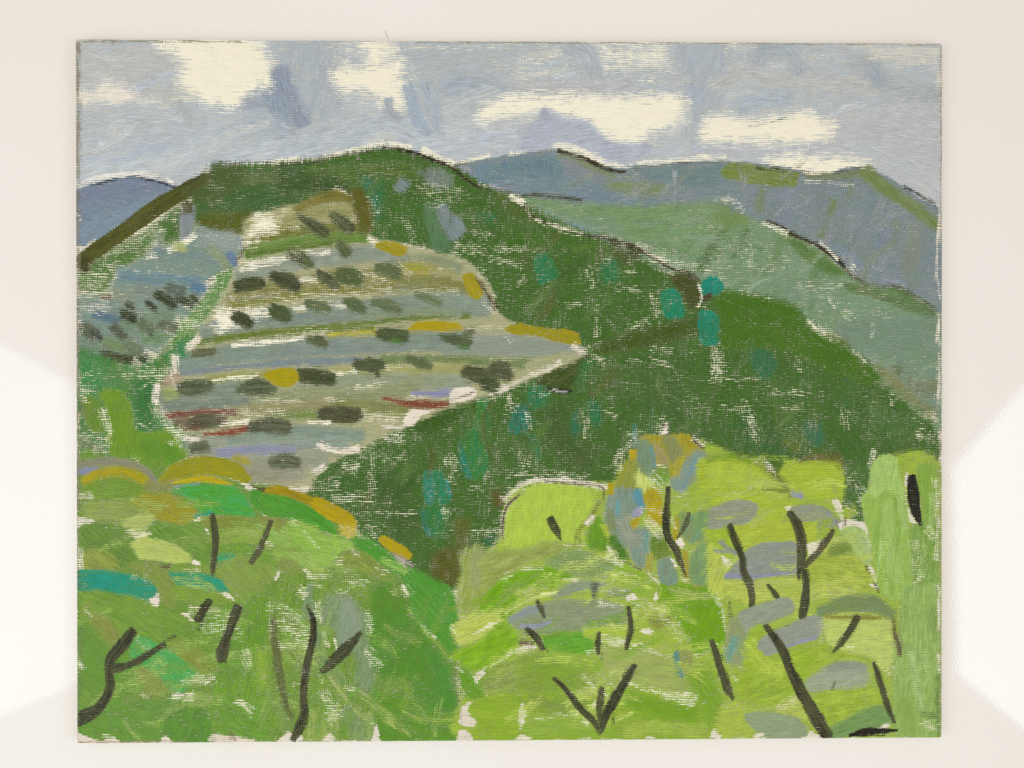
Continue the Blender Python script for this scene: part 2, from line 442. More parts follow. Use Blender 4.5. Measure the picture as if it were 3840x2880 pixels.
s([(120, 960), (500, 900), (900, 880), (1200, 960)], 190, (185, 192, 197), (198, 201, 201), .8, 3)
s([(110, 1440), (400, 1340), (700, 1310), (1000, 1340)], 110, (194, 202, 206), (206, 210, 209), .85, 2)
s([(900, 1340), (1250, 1180), (1600, 1020)], 120, (204, 208, 208), (189, 196, 201), .85, 2)
s([(1290, 750), (1480, 740), (1640, 770)], 70, (170, 181, 194), None, .9)
f([(1660, 680), (1680, 620), (1770, 580), (1830, 520), (1920, 550), (1950, 650), (1900, 760), (1700, 800), (1620, 760)], (164, 173, 183), (177, 185, 193), 0, .9)
s([(1990, 380), (2010, 700), (2080, 1000)], 190, (143, 156, 173), (160, 170, 183), .95, 2)
s([(1600, 1240), (1900, 1180), (2212, 1130)], 140, (189, 198, 205), (201, 206, 208), .85, 2)
s([(1500, 1020), (1800, 900), (2100, 980)], 170, (177, 187, 195), (193, 198, 200), .8, 3)
FULL(); SKYP = [(180, 100), (2020, 105), (2020, 380), (1700, 330), (1350, 340), (1200, 300), (830, 290), (480, 330), (200, 350)]
scatter(SKYP, 30, 120, 24, 6, [(206, 207, 206), (210, 210, 205), (188, 198, 207), (176, 189, 204)], (.42, .55), 22)
scatter([(850, 100), (1700, 100), (2020, 110), (2020, 300), (1500, 300), (900, 230)], 16, 90, 20, 8, [(214, 212, 204), (207, 211, 210)], (.42, .55), 18)
T(0, 0)
bare([(940, 130), (1040, 230), (1100, 290), (1150, 350), (1110, 480), (1150, 570), (1290, 650), (1350, 715), (1480, 720), (1560, 745), (1640, 690), (1680, 620), (1770, 580), (1830, 520), (1930, 545), (1940, 420), (1950, 340), (1830, 260), (1770, 125)], cov=1.02)
gap([(1800, 180), (1900, 300), (1930, 480)], 130, .5, CREAM)
bare([(105, 560), (250, 600), (400, 500), (540, 530), (600, 600), (700, 650), (560, 720), (400, 725), (150, 740), (105, 700)], (238, 229, 210), .9, 3)
gap([(150, 560), (400, 480), (640, 580)], 140, .42, CREAM2)
gap([(700, 690), (950, 700), (1250, 690)], 110, .45)
gap([(880, 900), (1000, 860), (1100, 880)], 90, .45, (214, 214, 210))
s([(1090, 720), (1140, 820), (1200, 880)], 80, (173, 178, 177), None, .7, 2)
gap([(150, 640), (150, 900), (140, 1300)], 50, .45, (163, 161, 155))
T(1, 0)
f([(60, 130), (520, 130), (560, 300), (560, 520), (600, 760), (400, 880), (100, 700), (0, 400)], (181, 189, 192), (166, 175, 186), 75, .92, 2.5)
s([(30, 430), (120, 700), (230, 900)], 170, (141, 152, 170), (158, 168, 181), .9, 2)
s([(480, 160), (540, 400), (440, 700)], 150, (182, 188, 193), None, .7, 3)
f([(1150, 260), (1400, 150), (1800, 130), (2150, 130), (2200, 500), (1900, 800), (1500, 820), (1250, 500)], (186, 191, 191), (173, 183, 191), 10, .92, 3)
gap([(560, 170), (760, 200), (900, 380)], 200, .5)
gap([(560, 300), (700, 420)], 120, .45)
gap([(600, 600), (760, 720), (950, 770)], 230, .5, (226, 222, 206))
gap([(1200, 180), (1400, 170), (1700, 190), (2100, 200)], 120, .42)
gap([(1200, 340), (1300, 480)], 120, .45)
bare([(830, 120), (1000, 130), (1060, 230), (980, 300), (990, 350), (1120, 350), (1150, 420), (1140, 560), (1190, 680), (1140, 745), (1090, 720), (1000, 690), (900, 620), (800, 580), (640, 560), (560, 470), (640, 430), (860, 400), (880, 300)], cov=.98, soft=1.8)
s([(1240, 580), (1300, 820), (1400, 1040)], 120, (164, 179, 195), (177, 186, 193), .92)
s([(1410, 560), (1470, 780), (1560, 980)], 130, (170, 181, 191), (184, 192, 196), .9)
s([(1600, 560), (1900, 540), (2100, 620)], 160, (170, 179, 189), (182, 189, 194), .9, 2)
s([(1600, 780), (1850, 680), (2050, 620)], 130, (189, 194, 196), (207, 208, 207), .8, 2)
s([(150, 1190), (600, 1060), (1050, 960), (1250, 1010)], 150, (185, 194, 201), (201, 206, 208), .9, 2)
s([(150, 1090), (600, 960), (1000, 870), (1180, 900)], 130, (183, 191, 198), (197, 202, 204), .85, 2)
s([(1040, 700), (1060, 800), (1150, 860)], 90, (175, 181, 188), None, .85)
s([(1300, 1130), (1700, 1080), (2200, 1060)], 150, (191, 199, 206), (204, 208, 209), .92, 2)
s([(1600, 960), (1900, 900), (2212, 900)], 110, (194, 200, 204), (206, 210, 209), .85, 2)
s([(880, 1110), (980, 1020), (1080, 1090)], 100, (208, 211, 207), None, .7, 2.5)
T(2, 0)
gap([(230, 420), (420, 300), (640, 230)], 190, .55)
gap([(260, 480), (500, 450), (720, 380)], 120, .5)
bare([(930, 160), (1640, 140), (1700, 420), (1500, 440), (1300, 440), (1080, 440), (1020, 330)], cov=.62, soft=4)
bare([(1380, 150), (1640, 140), (1650, 330), (1440, 400)], cov=.7, soft=4)
s([(760, 160), (900, 260), (960, 420)], 210, (179, 186, 191), (191, 196, 196), .92, 2)
s([(400, 190), (480, 280)], 140, (187, 192, 191), None, .7, 3)
f([(1700, 150), (2212, 150), (2212, 560), (2100, 800), (1980, 1000), (1880, 1060), (1820, 760), (1850, 500), (1750, 400)], (183, 190, 195), (170, 179, 189), 70, .94, 2.5)
s([(200, 540), (700, 580), (1300, 540)], 110, (186, 188, 190), (201, 200, 197), .8, 2)
s([(1000, 480), (1400, 440), (1800, 470)], 100, (180, 187, 192), (199, 199, 197), .75, 2.5)
bare([(-90, 865), (-20, 760), (60, 730), (180, 690), (400, 680), (850, 665), (1150, 690), (1500, 685), (1790, 690), (1800, 780), (1790, 870), (1650, 940), (1500, 960), (1480, 1030), (1400, 1080), (1300, 1090), (1160, 1060), (1000, 960), (900, 880), (750, 860), (620, 800), (520, 760), (460, 790), (330, 820), (150, 830), (0, 860)], cov=1.02)
f([(330, 980), (480, 780), (560, 800), (700, 860), (880, 880), (1000, 980), (1130, 1070), (1300, 1110), (1480, 1090), (1540, 1160), (1400, 1230), (1100, 1280), (900, 1180), (640, 1110), (400, 1180), (280, 1140)], (178, 184, 197), (190, 195, 205), 15, .96)
s([(500, 800), (540, 870)], 60, (167, 171, 185), None, .9)
s([(0, 930), (200, 880), (420, 850)], 80, (194, 198, 199), (209, 209, 207), .8, 2)
gap([(1800, 720), (1810, 900), (1650, 990)], 90, .45)
s([(1500, 1040), (1700, 1000), (1860, 900)], 100, (195, 200, 199), (209, 211, 207), .7, 2)
T(3, 0)
s([(400, 330), (460, 230), (700, 240), (800, 420)], 160, (171, 181, 189), (185, 190, 192), .92, 2.5)
f([(1250, 330), (1480, 290), (1700, 480), (2100, 600), (2100, 760), (1600, 640), (1300, 480)], (174, 181, 185), (189, 191, 189), 5, .88, 3)
s([(0, 560), (300, 450), (700, 520), (1500, 560)], 120, (191, 192, 190), (199, 200, 197), .85, 2.5)
s([(250, 760), (450, 690), (700, 680)], 120, (178, 188, 195), None, .88, 2)
f([(1100, 900), (1600, 820), (2130, 800), (2120, 1300), (2110, 1600), (1700, 1400), (1400, 1250), (1100, 1100)], (197, 196, 197), (186, 191, 199), -10, .97, 3)
s([(0, 1130), (500, 1120), (1100, 1160), (1400, 1120)], 150, (188, 193, 199), (204, 204, 203), .9, 2)
s([(1500, 1180), (1800, 1300), (2080, 1480)], 170, (200, 203, 204), None, .8, 3)
bare([(1280, 140), (2160, 140), (2150, 400), (1850, 380), (1500, 330), (1380, 240)], (224, 217, 198), .62, 4)
bare([(2080, 430), (2160, 420), (2160, 560), (2080, 560)], (224, 216, 196), .75, 2)
gap([(100, 180), (350, 220)], 90, .5); gap([(850, 260), (1150, 300)], 90, .42)
s([(1500, 420), (1560, 520)], 150, (171, 179, 186), None, .8, 2); s([(2040, 620), (2100, 650)], 110, (169, 174, 176), None, .8, 2)
bare([(-110, 1040), (-70, 910), (30, 870), (200, 880), (330, 920), (560, 880), (680, 850), (780, 830), (900, 840), (1000, 890), (1090, 910), (1100, 990), (1040, 1040), (850, 1060), (600, 1050), (430, 1060), (200, 1060), (0, 1050)], cov=1.02)
gap([(900, 880), (1080, 950)], 120, .5)
bare([(470, 1300), (600, 1260), (800, 1250), (950, 1265), (1120, 1240), (1280, 1270), (1420, 1310), (1300, 1340), (1200, 1360), (1050, 1385), (900, 1385), (780, 1360), (640, 1325)], cov=1.0)
s([(310, 920), (460, 905), (580, 885), (680, 855)], 9, (90, 96, 92), None, .55)
gap([(100, 1240), (280, 1270)], 50, .6)
# halo of bare canvas along the ridges
T(0, 0)
gap([(130, 1580), (180, 1500), (330, 1425), (600, 1400), (760, 1395), (900, 1445), (1010, 1485)], 70, .9, (234, 228, 214), .9)
gap([(1100, 1500), (1250, 1420), (1390, 1310)], 70, .6, (210, 206, 196))
gap([(1600, 1310), (1800, 1290), (2060, 1270), (2212, 1250)], 60, .8, (232, 226, 210), 1.2)
T(1, 0)
gap([(0, 1275), (180, 1260)], 80, .85, CREAM, 1.2); gap([(450, 1225), (650, 1180), (850, 1140), (1000, 1100)], 60, .75, CREAM, 1.2)
gap([(1060, 1110), (1250, 1140)], 70, .8, CREAM, 1.2); gap([(1380, 1180), (1500, 1240), (1640, 1300)], 110, .9, CREAM, 1.2); gap([(1640, 1300), (1800, 1280), (1990, 1225)], 70, .85, CREAM, 1.2)
T(2, 0)
gap([(200, 1200), (420, 1240), (640, 1180)], 70, .85, CREAM, 1.2); gap([(610, 1130), (720, 1140), (900, 1210), (1100, 1310), (1290, 1350)], 100, .85, CREAM, 1.6)
gap([(1290, 1350), (1450, 1290), (1700, 1275), (1950, 1245), (2212, 1235)], 80, .7, CREAM, 1.5)

# ------------------------------------------------------------------ FAR HILLS
STATE['push'] = 1.0; STATE['warm'] = 8
FULL(); STATE['part'] = None
part('far_blue_hills', 'hill_stroke', f([(975, 362), (1010, 350), (1060, 342), (1100, 336), (1200, 323), (1240, 336), (1330, 362), (1400, 356), (1560, 348), (1700, 361), (1760, 378), (1870, 363), (1990, 430), (2030, 470), (2033, 690), (1940, 645), (1850, 605), (1760, 530), (1680, 495), (1600, 475), (1400, 465), (1130, 430), (1080, 405), (1020, 385)],
    (126, 143, 151), (134, 140, 156), 12, 1.0, .8))
T(1, 0)
f([(1660, 1330), (1860, 1340), (1960, 1480), (2160, 1570), (2000, 1540), (1780, 1450)], (160, 162, 182), None, 20, .88)
f([(1850, 1320), (2160, 1280), (2230, 1500), (1950, 1490), (1860, 1400)], (102, 134, 168), (120, 142, 160), 80, .92)
s([(2130, 1290), (2160, 1350)], 50, (72, 112, 165), None, .9)
T(2, 0)
f([(0, 1300), (150, 1300), (260, 1235), (640, 1240), (670, 1320), (700, 1400), (650, 1500), (0, 1480)], (98, 129, 157), (114, 140, 148), 80, .92, 1.5)
s([(200, 1520), (700, 1540), (1100, 1620)], 200, (118, 140, 152), (128, 142, 160), .85, 2)
s([(0, 1530), (250, 1560)], 80, (136, 142, 170), None, .85, 1.5)
s([(680, 1215), (850, 1280), (1000, 1350), (1120, 1420)], 110, (132, 142, 102), (124, 138, 132), .88, 1.5)
s([(680, 1265), (900, 1380), (1100, 1440)], 60, (138, 142, 160), None, .8, 1.5)
f([(1090, 1480), (1300, 1455), (1650, 1470), (1600, 1580), (1400, 1620), (1150, 1540)], (130, 146, 88), (126, 140, 122), 5, .9, 2.5)
s([(700, 1640), (1000, 1600), (1300, 1650), (1600, 1680)], 120, (122, 138, 160), (116, 138, 150), .8, 2)
f([(1350, 1390), (1700, 1330), (1950, 1310), (2212, 1300), (2212, 1460), (1900, 1500), (1650, 1460)], (112, 135, 143), (124, 140, 152), 5, .92, 2)
T(3, 0)
f([(70, 1400), (140, 1290), (400, 1310), (770, 1370), (780, 1430), (740, 1520), (500, 1500), (250, 1460)], (118, 137, 58), (132, 146, 98), -6, .97, .8)
s([(880, 1410), (1200, 1405), (1420, 1360)], 60, (118, 126, 82), (132, 140, 112), .8, 1.2)
s([(1430, 1370), (1600, 1520), (1780, 1640), (1950, 1760), (2090, 1880)], [130, 120, 110, 110, 90], (116, 136, 70), (128, 142, 100), .92, 1.2)
gap([(860, 1460), (1000, 1465), (1300, 1490)], 36, .5)
T(3, 1)
s([(450, 230), (430, 320), (420, 420)], 90, (122, 138, 104), None, .68, 1.5); s([(1120, 340), (1080, 480), (1000, 660)], [70, 90, 80], (122, 140, 92), None, .75, 1.5)
s([(1720, 560), (1660, 660), (1600, 800)], 130, (128, 140, 112), None, .7, 2); s([(1640, 600), (1560, 780), (1520, 1000)], 120, (130, 142, 160), None, .75, 2)
s([(1440, 860), (1400, 1060)], 100, (134, 140, 132), None, .65, 2); s([(1900, 600), (1850, 900), (1850, 1100)], 180, (134, 142, 136), None, .65, 3)
s([(700, 250), (660, 400), (640, 520)], 160, (132, 142, 162), None, .7, 3); s([(1000, 250), (960, 420)], 140, (128, 140, 148), None, .6, 3)
s([(1180, 760), (1300, 860), (1400, 940)], 90, (130, 146, 172), None, .7, 2); s([(1600, 1080), (1800, 1120)], 60, (138, 148, 172), None, .7, 2)
s([(1000, 500), (1250, 700), (1500, 900)], 200, (130, 142, 144), (122, 138, 140), .6, 3)
gap([(0, 320), (140, 330), (270, 420)], 70, .5); gap([(1750, 1150), (1800, 1190)], 50, .6)
T(2, 0)
s([(640, 1165), (780, 1205), (900, 1250), (1040, 1320), (1150, 1360), (1270, 1368)], [36, 40, 40, 34, 26, 14], (60, 58, 36), None, .88, .7, name='ridge_line')
s([(1350, 1330), (1600, 1305), (1900, 1285), (2200, 1272)], 14, (92, 100, 94), None, .6, name='ridge_line')
T(3, 0)
s([(400, 1330), (600, 1350), (760, 1378)], 28, (62, 68, 36), None, .72, name='ridge_line'); s([(790, 1370), (950, 1382), (1200, 1362), (1420, 1325)], 20, (84, 76, 50), None, .6, name='ridge_line')
s([(1790, 1515), (1900, 1570), (2000, 1640)], 20, (70, 74, 60), None, .8, name='ridge_line'); T(3, 1); s([(1950, 290), (2050, 360), (2110, 420)], 20, (80, 84, 66), None, .75, name='ridge_line')

FULL(); scatter([(1040, 360), (1200, 345), (1330, 375), (1560, 360), (1860, 375), (2010, 480), (2010, 650), (1850, 590), (1680, 480), (1300, 430)], 34, 60, 15, 60, [(138, 146, 128), (146, 150, 156), (118, 139, 146), (128, 140, 112), (150, 154, 164)], (.46, .62), 35)
FULL(); STATE['part'] = None
part('pale_green_hill', 'hill_stroke', f([(1125, 425), (1300, 442), (1500, 452), (1600, 464), (1680, 490), (1750, 520), (1850, 600), (1920, 622), (2033, 685), (2036, 930), (1960, 890), (1900, 830), (1800, 750), (1750, 720), (1700, 690), (1600, 660), (1540, 640), (1450, 600), (1350, 550), (1250, 508), (1160, 462)],
    (118, 146, 106), (124, 152, 122), 6, .93, 1.2))
T(2, 1)
s([(330, 330), (600, 390), (1000, 430), (1500, 450)], 90, (116, 145, 96), (132, 158, 116), .85, 1.5); s([(1250, 500), (1700, 440), (2212, 430)], 150, (120, 148, 98), (132, 158, 114), .88, 2)
s([(420, 440), (700, 550), (1000, 640)], 120, (124, 152, 128), None, .8, 2); s([(700, 540), (850, 600), (1020, 670)], 46, (122, 147, 160), None, .85, 1.2)
s([(1320, 620), (1800, 620), (2100, 600)], 180, (114, 147, 94), (124, 154, 108), .75, 3); s([(1600, 760), (2000, 740)], 200, (116, 148, 100), None, .7, 3)
gap([(1380, 760), (1600, 860), (1850, 960)], 120, .5); gap([(1750, 960), (2000, 960), (2180, 1060)], 130, .45)
s([(2190, 640), (2080, 800), (1980, 960)], 110, (84, 114, 64), None, .72, 2)
T(3, 1)
s([(130, 600), (60, 720), (0, 860)], 90, (84, 116, 62), None, .72, 2); s([(310, 620), (250, 740), (180, 860)], 70, (88, 120, 66), None, .7, 1.6)
f([(0, 420), (200, 440), (300, 540), (200, 600), (0, 560)], (120, 146, 88), None, -10, .85, 2)
f([(640, 660), (800, 710), (1000, 840), (1210, 1000), (1160, 1040), (1000, 990), (850, 900)], (88, 122, 58), (104, 138, 74), -35, .92)
s([(950, 1000), (920, 1200), (930, 1320)], 130, (104, 135, 88), None, .72, 2.5); s([(640, 640), (580, 800), (530, 960)], 100, (104, 137, 84), None, .68, 2.5)
f([(1250, 1080), (1550, 1150), (1750, 1150), (1950, 1270), (2095, 1400), (2000, 1460), (1800, 1370), (1550, 1280), (1280, 1200)], (90, 115, 68), (106, 136, 84), -20, .94)
f([(1240, 1240), (1500, 1270), (1800, 1400), (2060, 1500), (2095, 1700), (1200, 1700), (1190, 1450)], (126, 154, 124), (116, 146, 108), -10, .88, 2.5)
s([(500, 1150), (800, 1200), (1150, 1290)], 160, (120, 149, 120), None, .75, 3)
s([(490, 530), (620, 570), (720, 640), (880, 710), (1040, 800), (1200, 930), (1240, 990)], [16, 26, 34, 36, 40, 40, 20], (60, 58, 42), None, .85, .8, name='ridge_line')
s([(1240, 990), (1350, 1080), (1540, 1140), (1700, 1140), (1900, 1230), (2090, 1365)], 26, (84, 84, 54), None, .72, name='ridge_line')
gap([(460, 555), (680, 640)], 60, .7, CREAM, 1.4); gap([(1000, 725), (1080, 800), (1160, 880)], 24, .85, CREAM, .8); gap([(1290, 960), (1330, 1010)], 60, .65)
gap([(250, 1190), (500, 1265)], 50, .6); gap([(880, 1480), (1000, 1560), (1150, 1640)], 70, .75); gap([(330, 760), (360, 960), (650, 960)], 110, .4); gap([(800, 1140), (1200, 1140)], 130, .38)
gap([(1240, 1380), (1290, 1450)], 120, .5); gap([(1480, 1450), (1600, 1430)], 100, .42); gap([(1100, 1240), (1130, 1340)], 100, .4)
T(3, 2)
f([(1190, 0), (2095, 0), (2115, 500), (2095, 900), (1900, 760), (1700, 600), (1450, 400), (1250, 260)], (124, 148, 128), (120, 140, 110), 5, .9, 2)
s([(1900, 350), (2060, 360)], 130, (112, 138, 110), None, .7, 2); s([(1850, 620), (2060, 640)], 160, (116, 124, 92), None, .72, 2)
s([(1500, 420), (1700, 600), (1850, 740), (2060, 890)], [60, 110, 100, 80], (132, 132, 78), (122, 132, 100), .82, 1.5); s([(1690, 430), (1740, 500)], 80, (100, 108, 62), None, .68, 1.6)
s([(1050, 150), (1180, 190), (1260, 280)], 70, (112, 116, 52), None, .68, 1.6)
gap([(1300, 310), (1420, 380)], 60, .75, CREAM, 1.5); gap([(900, 80), (1100, 190)], 70, .55); gap([(1500, 40), (1480, 160)], 70, .38)

FULL(); scatter([(1150, 440), (1600, 470), (1800, 580), (2010, 700), (2010, 860), (1750, 690), (1500, 590)], 26, 70, 16, 12, [(130, 157, 122), (106, 138, 90), (142, 166, 134), (122, 150, 110)], (.46, .6), 30)
# ------------------------------------------------------------------ LEFT BLUE HILL
T(0, 1); STATE['part'] = None
part('blue_hill', 'hill_stroke', f([(95, 280), (180, 205), (330, 155), (600, 108), (760, 112), (900, 152), (1110, 205), (1050, 262), (900, 345), (700, 475), (500, 585), (300, 715), (95, 770)], (114, 134, 167), (130, 147, 172), -22, 1.02, .7))
s([(120, 300), (450, 220), (900, 200)], 150, (124, 133, 164), (112, 130, 166), .82, 2.5); s([(130, 660), (450, 540), (800, 390)], 150, (118, 142, 174), (134, 152, 178), .85, 2)
s([(260, 190), (400, 155), (520, 132), (640, 110), (760, 122), (900, 160), (1000, 195), (1090, 218)], [10, 22, 14, 20, 22, 26, 26, 26], (58, 62, 74), None, .82, .7, name='ridge_line')
s([(860, 330), (960, 280), (1080, 230)], 50, (170, 172, 176), None, .7, 1.2)
gap([(100, 775), (200, 775), (290, 735)], 46, .85, CREAM2, 1.0); gap([(140, 860), (160, 800)], 60, .8, CREAM2, 1)
gap([(130, 420), (150, 520)], 40, .45)
# ------------------------------------------------------------------ first thin wash under the hills and bushes
FULL(); STATE['part'] = None
part('thin_underpainting', 'underpainting', f([(158, 590), (300, 500), (460, 385), (600, 365), (850, 335), (1000, 385), (1250, 495), (1500, 620), (1800, 735), (2030, 930), (2036, 1090), (1500, 1100), (1000, 1200), (500, 1110), (158, 1090)], (94, 124, 62), (140, 150, 112), 20, .74, 2, .9))
f([(158, 1040), (500, 1060), (800, 1180), (1000, 1290), (1100, 1100), (1400, 990), (1830, 1040), (2036, 1010), (2036, 1590), (1500, 1585), (158, 1580)], (132, 164, 70), (160, 182, 90), 15, .80, 2, .9)
# ------------------------------------------------------------------ MAIN HILL
STATE['push'] = 1.0
FULL(); STATE['part'] = None
part('dark_green_hill', 'hill_stroke', f([(455, 358), (500, 354), (600, 352), (700, 342), (770, 328), (840, 319), (900, 331), (985, 362), (1050, 402), (1120, 432), (1200, 475), (1320, 525), (1430, 585), (1500, 605), (1540, 625), (1640, 642), (1720, 668), (1760, 718), (1850, 788), (1950, 868), (2022, 930), (2028, 1000), (1980, 1060), (1900, 1100),
    (1830, 1100), (1750, 1040), (1600, 1020), (1400, 1020), (1310, 1080), (1130, 1100), (1080, 1160), (990, 1270), (940, 1270), (880, 1230), (760, 1140), (660, 1070), (690, 1010), (800, 950), (900, 880), (1000, 850), (1080, 840), (1180, 800), (1255, 760), (1090, 690), (1060, 620), (1000, 560), (880, 530), (800, 510), (770, 470), (780, 430), (720, 425), (560, 480), (430, 480), (400, 450), (450, 392)],
    (66, 102, 38), (74, 110, 46), 82, .97, 1.2))
T(0, 1)
f([(1380, 100), (1800, 50), (2230, 20), (2230, 400), (1900, 480), (1700, 470), (1320, 470), (1250, 380), (1200, 300)], (76, 104, 54), (64, 98, 48), 5, .95, 1.5)
s([(1600, 150), (1850, 120), (2100, 140)], 110, (104, 120, 66), (80, 104, 58), .7, 2); s([(1500, 260), (1750, 340), (2000, 300)], 180, (60, 98, 46), (74, 106, 60), .85, 3)
s([(2180, 60), (2120, 160)], 110, (78, 104, 78), None, .7, 2.5)
f([(850, 540), (1100, 400), (1120, 640), (950, 760), (880, 800), (700, 900), (520, 1000), (430, 1170), (95, 1210), (95, 1000), (300, 900), (600, 740)], (76, 112, 44), (84, 126, 60), 10, .72, 1.5)
f([(860, 560), (1080, 430), (1120, 640), (950, 740)], (72, 108, 44), (86, 120, 62), 85, .85, 2)
s([(890, 640), (900, 760)], 70, (112, 134, 110), None, .75, 2)
s([(1170, 400), (1160, 520), (1150, 680)], [90, 120, 80], (142, 148, 166), (122, 134, 132), .93, 1.2)
s([(1160, 360), (1170, 420)], 110, (88, 92, 60), None, .7, 1.5)
s([(150, 900), (300, 800), (600, 595), (900, 385), (1200, 205), (1340, 120)], [120, 140, 150, 150, 140, 90], (78, 80, 34), (98, 100, 46), 1.04, .6, name='ridge_stroke')
f([(1130, 240), (1290, 130), (1390, 40), (1500, 15), (1700, 20), (1650, 180), (1450, 330), (1280, 330)], (72, 94, 46), (82, 102, 54), 30, .95, 1.4); s([(1180, 240), (1290, 165), (1390, 90)], 70, (80, 86, 40), None, .75, 1.6)
s([(180, 960), (200, 900)], 120, (76, 76, 40), None, .9, 1.2)
f([(1280, 560), (1310, 480), (1600, 450), (1860, 470), (1800, 560), (1700, 660), (1500, 640), (1330, 610)], (92, 94, 32), (82, 104, 40), -4, .98)
s([(1330, 610), (1500, 640), (1690, 660)], 30, (154, 122, 28), None, .9)
T(1, 1)
s([(340, 90), (700, 70), (1000, 50), (1300, 70)], 140, (76, 106, 46), (98, 122, 58), .88, 2); s([(50, 160), (300, 180), (600, 190)], 170, (60, 84, 40), (74, 98, 50), .88, 3)
s([(620, 100), (900, 60), (1250, 40)], 100, (70, 98, 40), (104, 124, 52), .8, 2); s([(1000, 480), (1300, 470), (1600, 330)], 220, (62, 104, 34), None, .75, 4)
f([(790, 110), (900, 100), (980, 180), (980, 440), (900, 470), (840, 330)], (46, 116, 66), (40, 108, 88), 80, .8, 1.6, name='teal_dab')
s([(880, 180), (900, 420)], 80, (34, 116, 88), None, .6, 2, name='teal_dab')
f([(1340, 60), (1500, 20), (1640, 100), (1630, 190), (1540, 230), (1420, 170)], (126, 139, 142), (98, 120, 84), -50, .9, 1.2, name='lilac_dab'); f([(1110, 190), (1180, 140), (1240, 180), (1150, 250)], (130, 142, 152), None, -50, .92, name='lilac_dab')
s([(1440, 400), (1500, 600), (1550, 830)], [130, 170, 180], (82, 120, 74), (92, 128, 92), .85, 1.5)
s([(1560, 400), (1620, 520), (1690, 630)], [90, 170, 160], (132, 143, 160), (118, 134, 130), .92, 1.2, name='lilac_dab')
s([(1920, 480), (2020, 500)], 110, (38, 112, 70), None, .6, 2, name='teal_dab')
s([(180, 430), (350, 340), (550, 300), (700, 330)], 90, (116, 108, 42), (136, 130, 66), .85, 1.2); s([(740, 250), (800, 420), (830, 600)], [110, 150, 130], (96, 92, 32), (88, 100, 40), .92, 1.6)
for g in ([(1330, 220), (1700, 240)], [(1430, 340), (1650, 350)]): gap(g, 150, .42)
for g in ([(900, 560), (1000, 640)], [(1220, 560), (1260, 660)], [(1700, 740), (1960, 800)], [(1850, 620), (2000, 680)], [(1240, 740), (1400, 800)], [(880, 300), (930, 440)], [(2000, 880), (2200, 900)]): gap(g, 120, .4)
gap([(1640, 820), (1850, 830)], 60, .42); gap([(545, 230), (640, 250)], 36, .75); gap([(1880, 960), (1960, 1000)], 60, .4); gap([(2100, 760), (2200, 800)], 90, .4)
T(1, 0)
s([(985, 1148), (1100, 1152), (1290, 1190), (1460, 1252), (1580, 1302), (1680, 1362), (1760, 1432), (1900, 1512), (2050, 1575)], [16, 26, 30, 34, 28, 20, 16, 14, 14], (56, 52, 34), None, .9, .7, name='ridge_line')
s([(0, 1312), (200, 1292), (330, 1288), (480, 1232), (700, 1192), (880, 1172)], [14, 14, 20, 18, 20, 12], (62, 56, 40), None, .74, .8, name='ridge_line')
s([(1670, 1310), (1780, 1285)], 22, (84, 80, 62), None, .65, name='ridge_line')
T(0, 0); s([(1400, 1310), (1500, 1305), (1620, 1290), (1720, 1275)], 26, (96, 100, 80), None, .7, 1.2, name='ridge_line'); s([(1900, 1292), (2060, 1285), (2212, 1270)], 16, (72, 62, 46), None, .72, name='ridge_line')
s([(1100, 1510), (1250, 1430), (1380, 1350)], 30, (70, 72, 40), None, .7, 1.2, name='ridge_line')
T(2, 1)
s([(100, 300), (250, 420), (380, 520)], 170, (74, 102, 40), (92, 106, 50), .8, 3); s([(200, 700), (600, 720), (1000, 760)], 200, (64, 104, 32), (72, 110, 40), .85, 3); s([(750, 860), (780, 1200), (800, 1500)], 220, (62, 102, 32), (70, 108, 40), .8, 4)
s([(800, 800), (1000, 760), (1150, 800)], 60, (92, 118, 44), None, .55, 2)
f([(410, 950), (420, 860), (490, 820), (560, 880), (640, 1020), (580, 1090), (450, 1110)], (50, 122, 66), (40, 118, 84), 80, .92, .8, name='teal_dab'); f([(1030, 920), (1130, 870), (1190, 920), (1200, 1060), (1120, 1110), (1040, 1090)], (48, 118, 68), None, 80, .88, 1, name='teal_dab')
f([(1605, 1250), (1620, 1190), (1700, 1165), (1790, 1220), (1835, 1400), (1780, 1440), (1640, 1420)], (34, 128, 86), (28, 138, 108), 80, 1.0, .5, name='teal_dab')
f([(1700, 1080), (1740, 1020), (1860, 1010), (1940, 1070), (1980, 1200), (1940, 1330), (1860, 1350), (1800, 1200)], (68, 78, 36), (82, 84, 44), 70, .92)
f([(1120, 720), (1250, 720), (1420, 800), (1400, 900), (1280, 930), (1160, 850)], (74, 82, 42), (70, 98, 40), -30, .82, 1.5)
f([(1980, 1150), (2010, 1080), (2110, 1050), (2190, 1110), (2190, 1190), (2100, 1230), (2000, 1220)], (26, 134, 106), (34, 146, 132), 80, 1.02, .5, name='teal_dab')
f([(1955, 1400), (2020, 1370), (2110, 1390), (2160, 1520), (2170, 1640), (2150, 1680), (1980, 1680)], (40, 130, 92), (30, 142, 124), 82, .98, .5, name='teal_dab')
s([(2000, 1260), (2070, 1230)], 60, (76, 64, 46), None, .8, 1)
s([(300, 285), (450, 285), (650, 300), (850, 330)], 30, (78, 80, 48), None, .75, name='ridge_line')
s([(250, 320), (340, 420), (420, 490), (600, 570), (800, 640), (1050, 680), (1200, 720), (1400, 790), (1550, 880), (1700, 970), (1850, 1010), (1960, 1080)], [18, 20, 16, 14, 14, 30, 44, 46, 30, 24, 24, 20], (66, 62, 40), None, .8, .8, name='ridge_line')
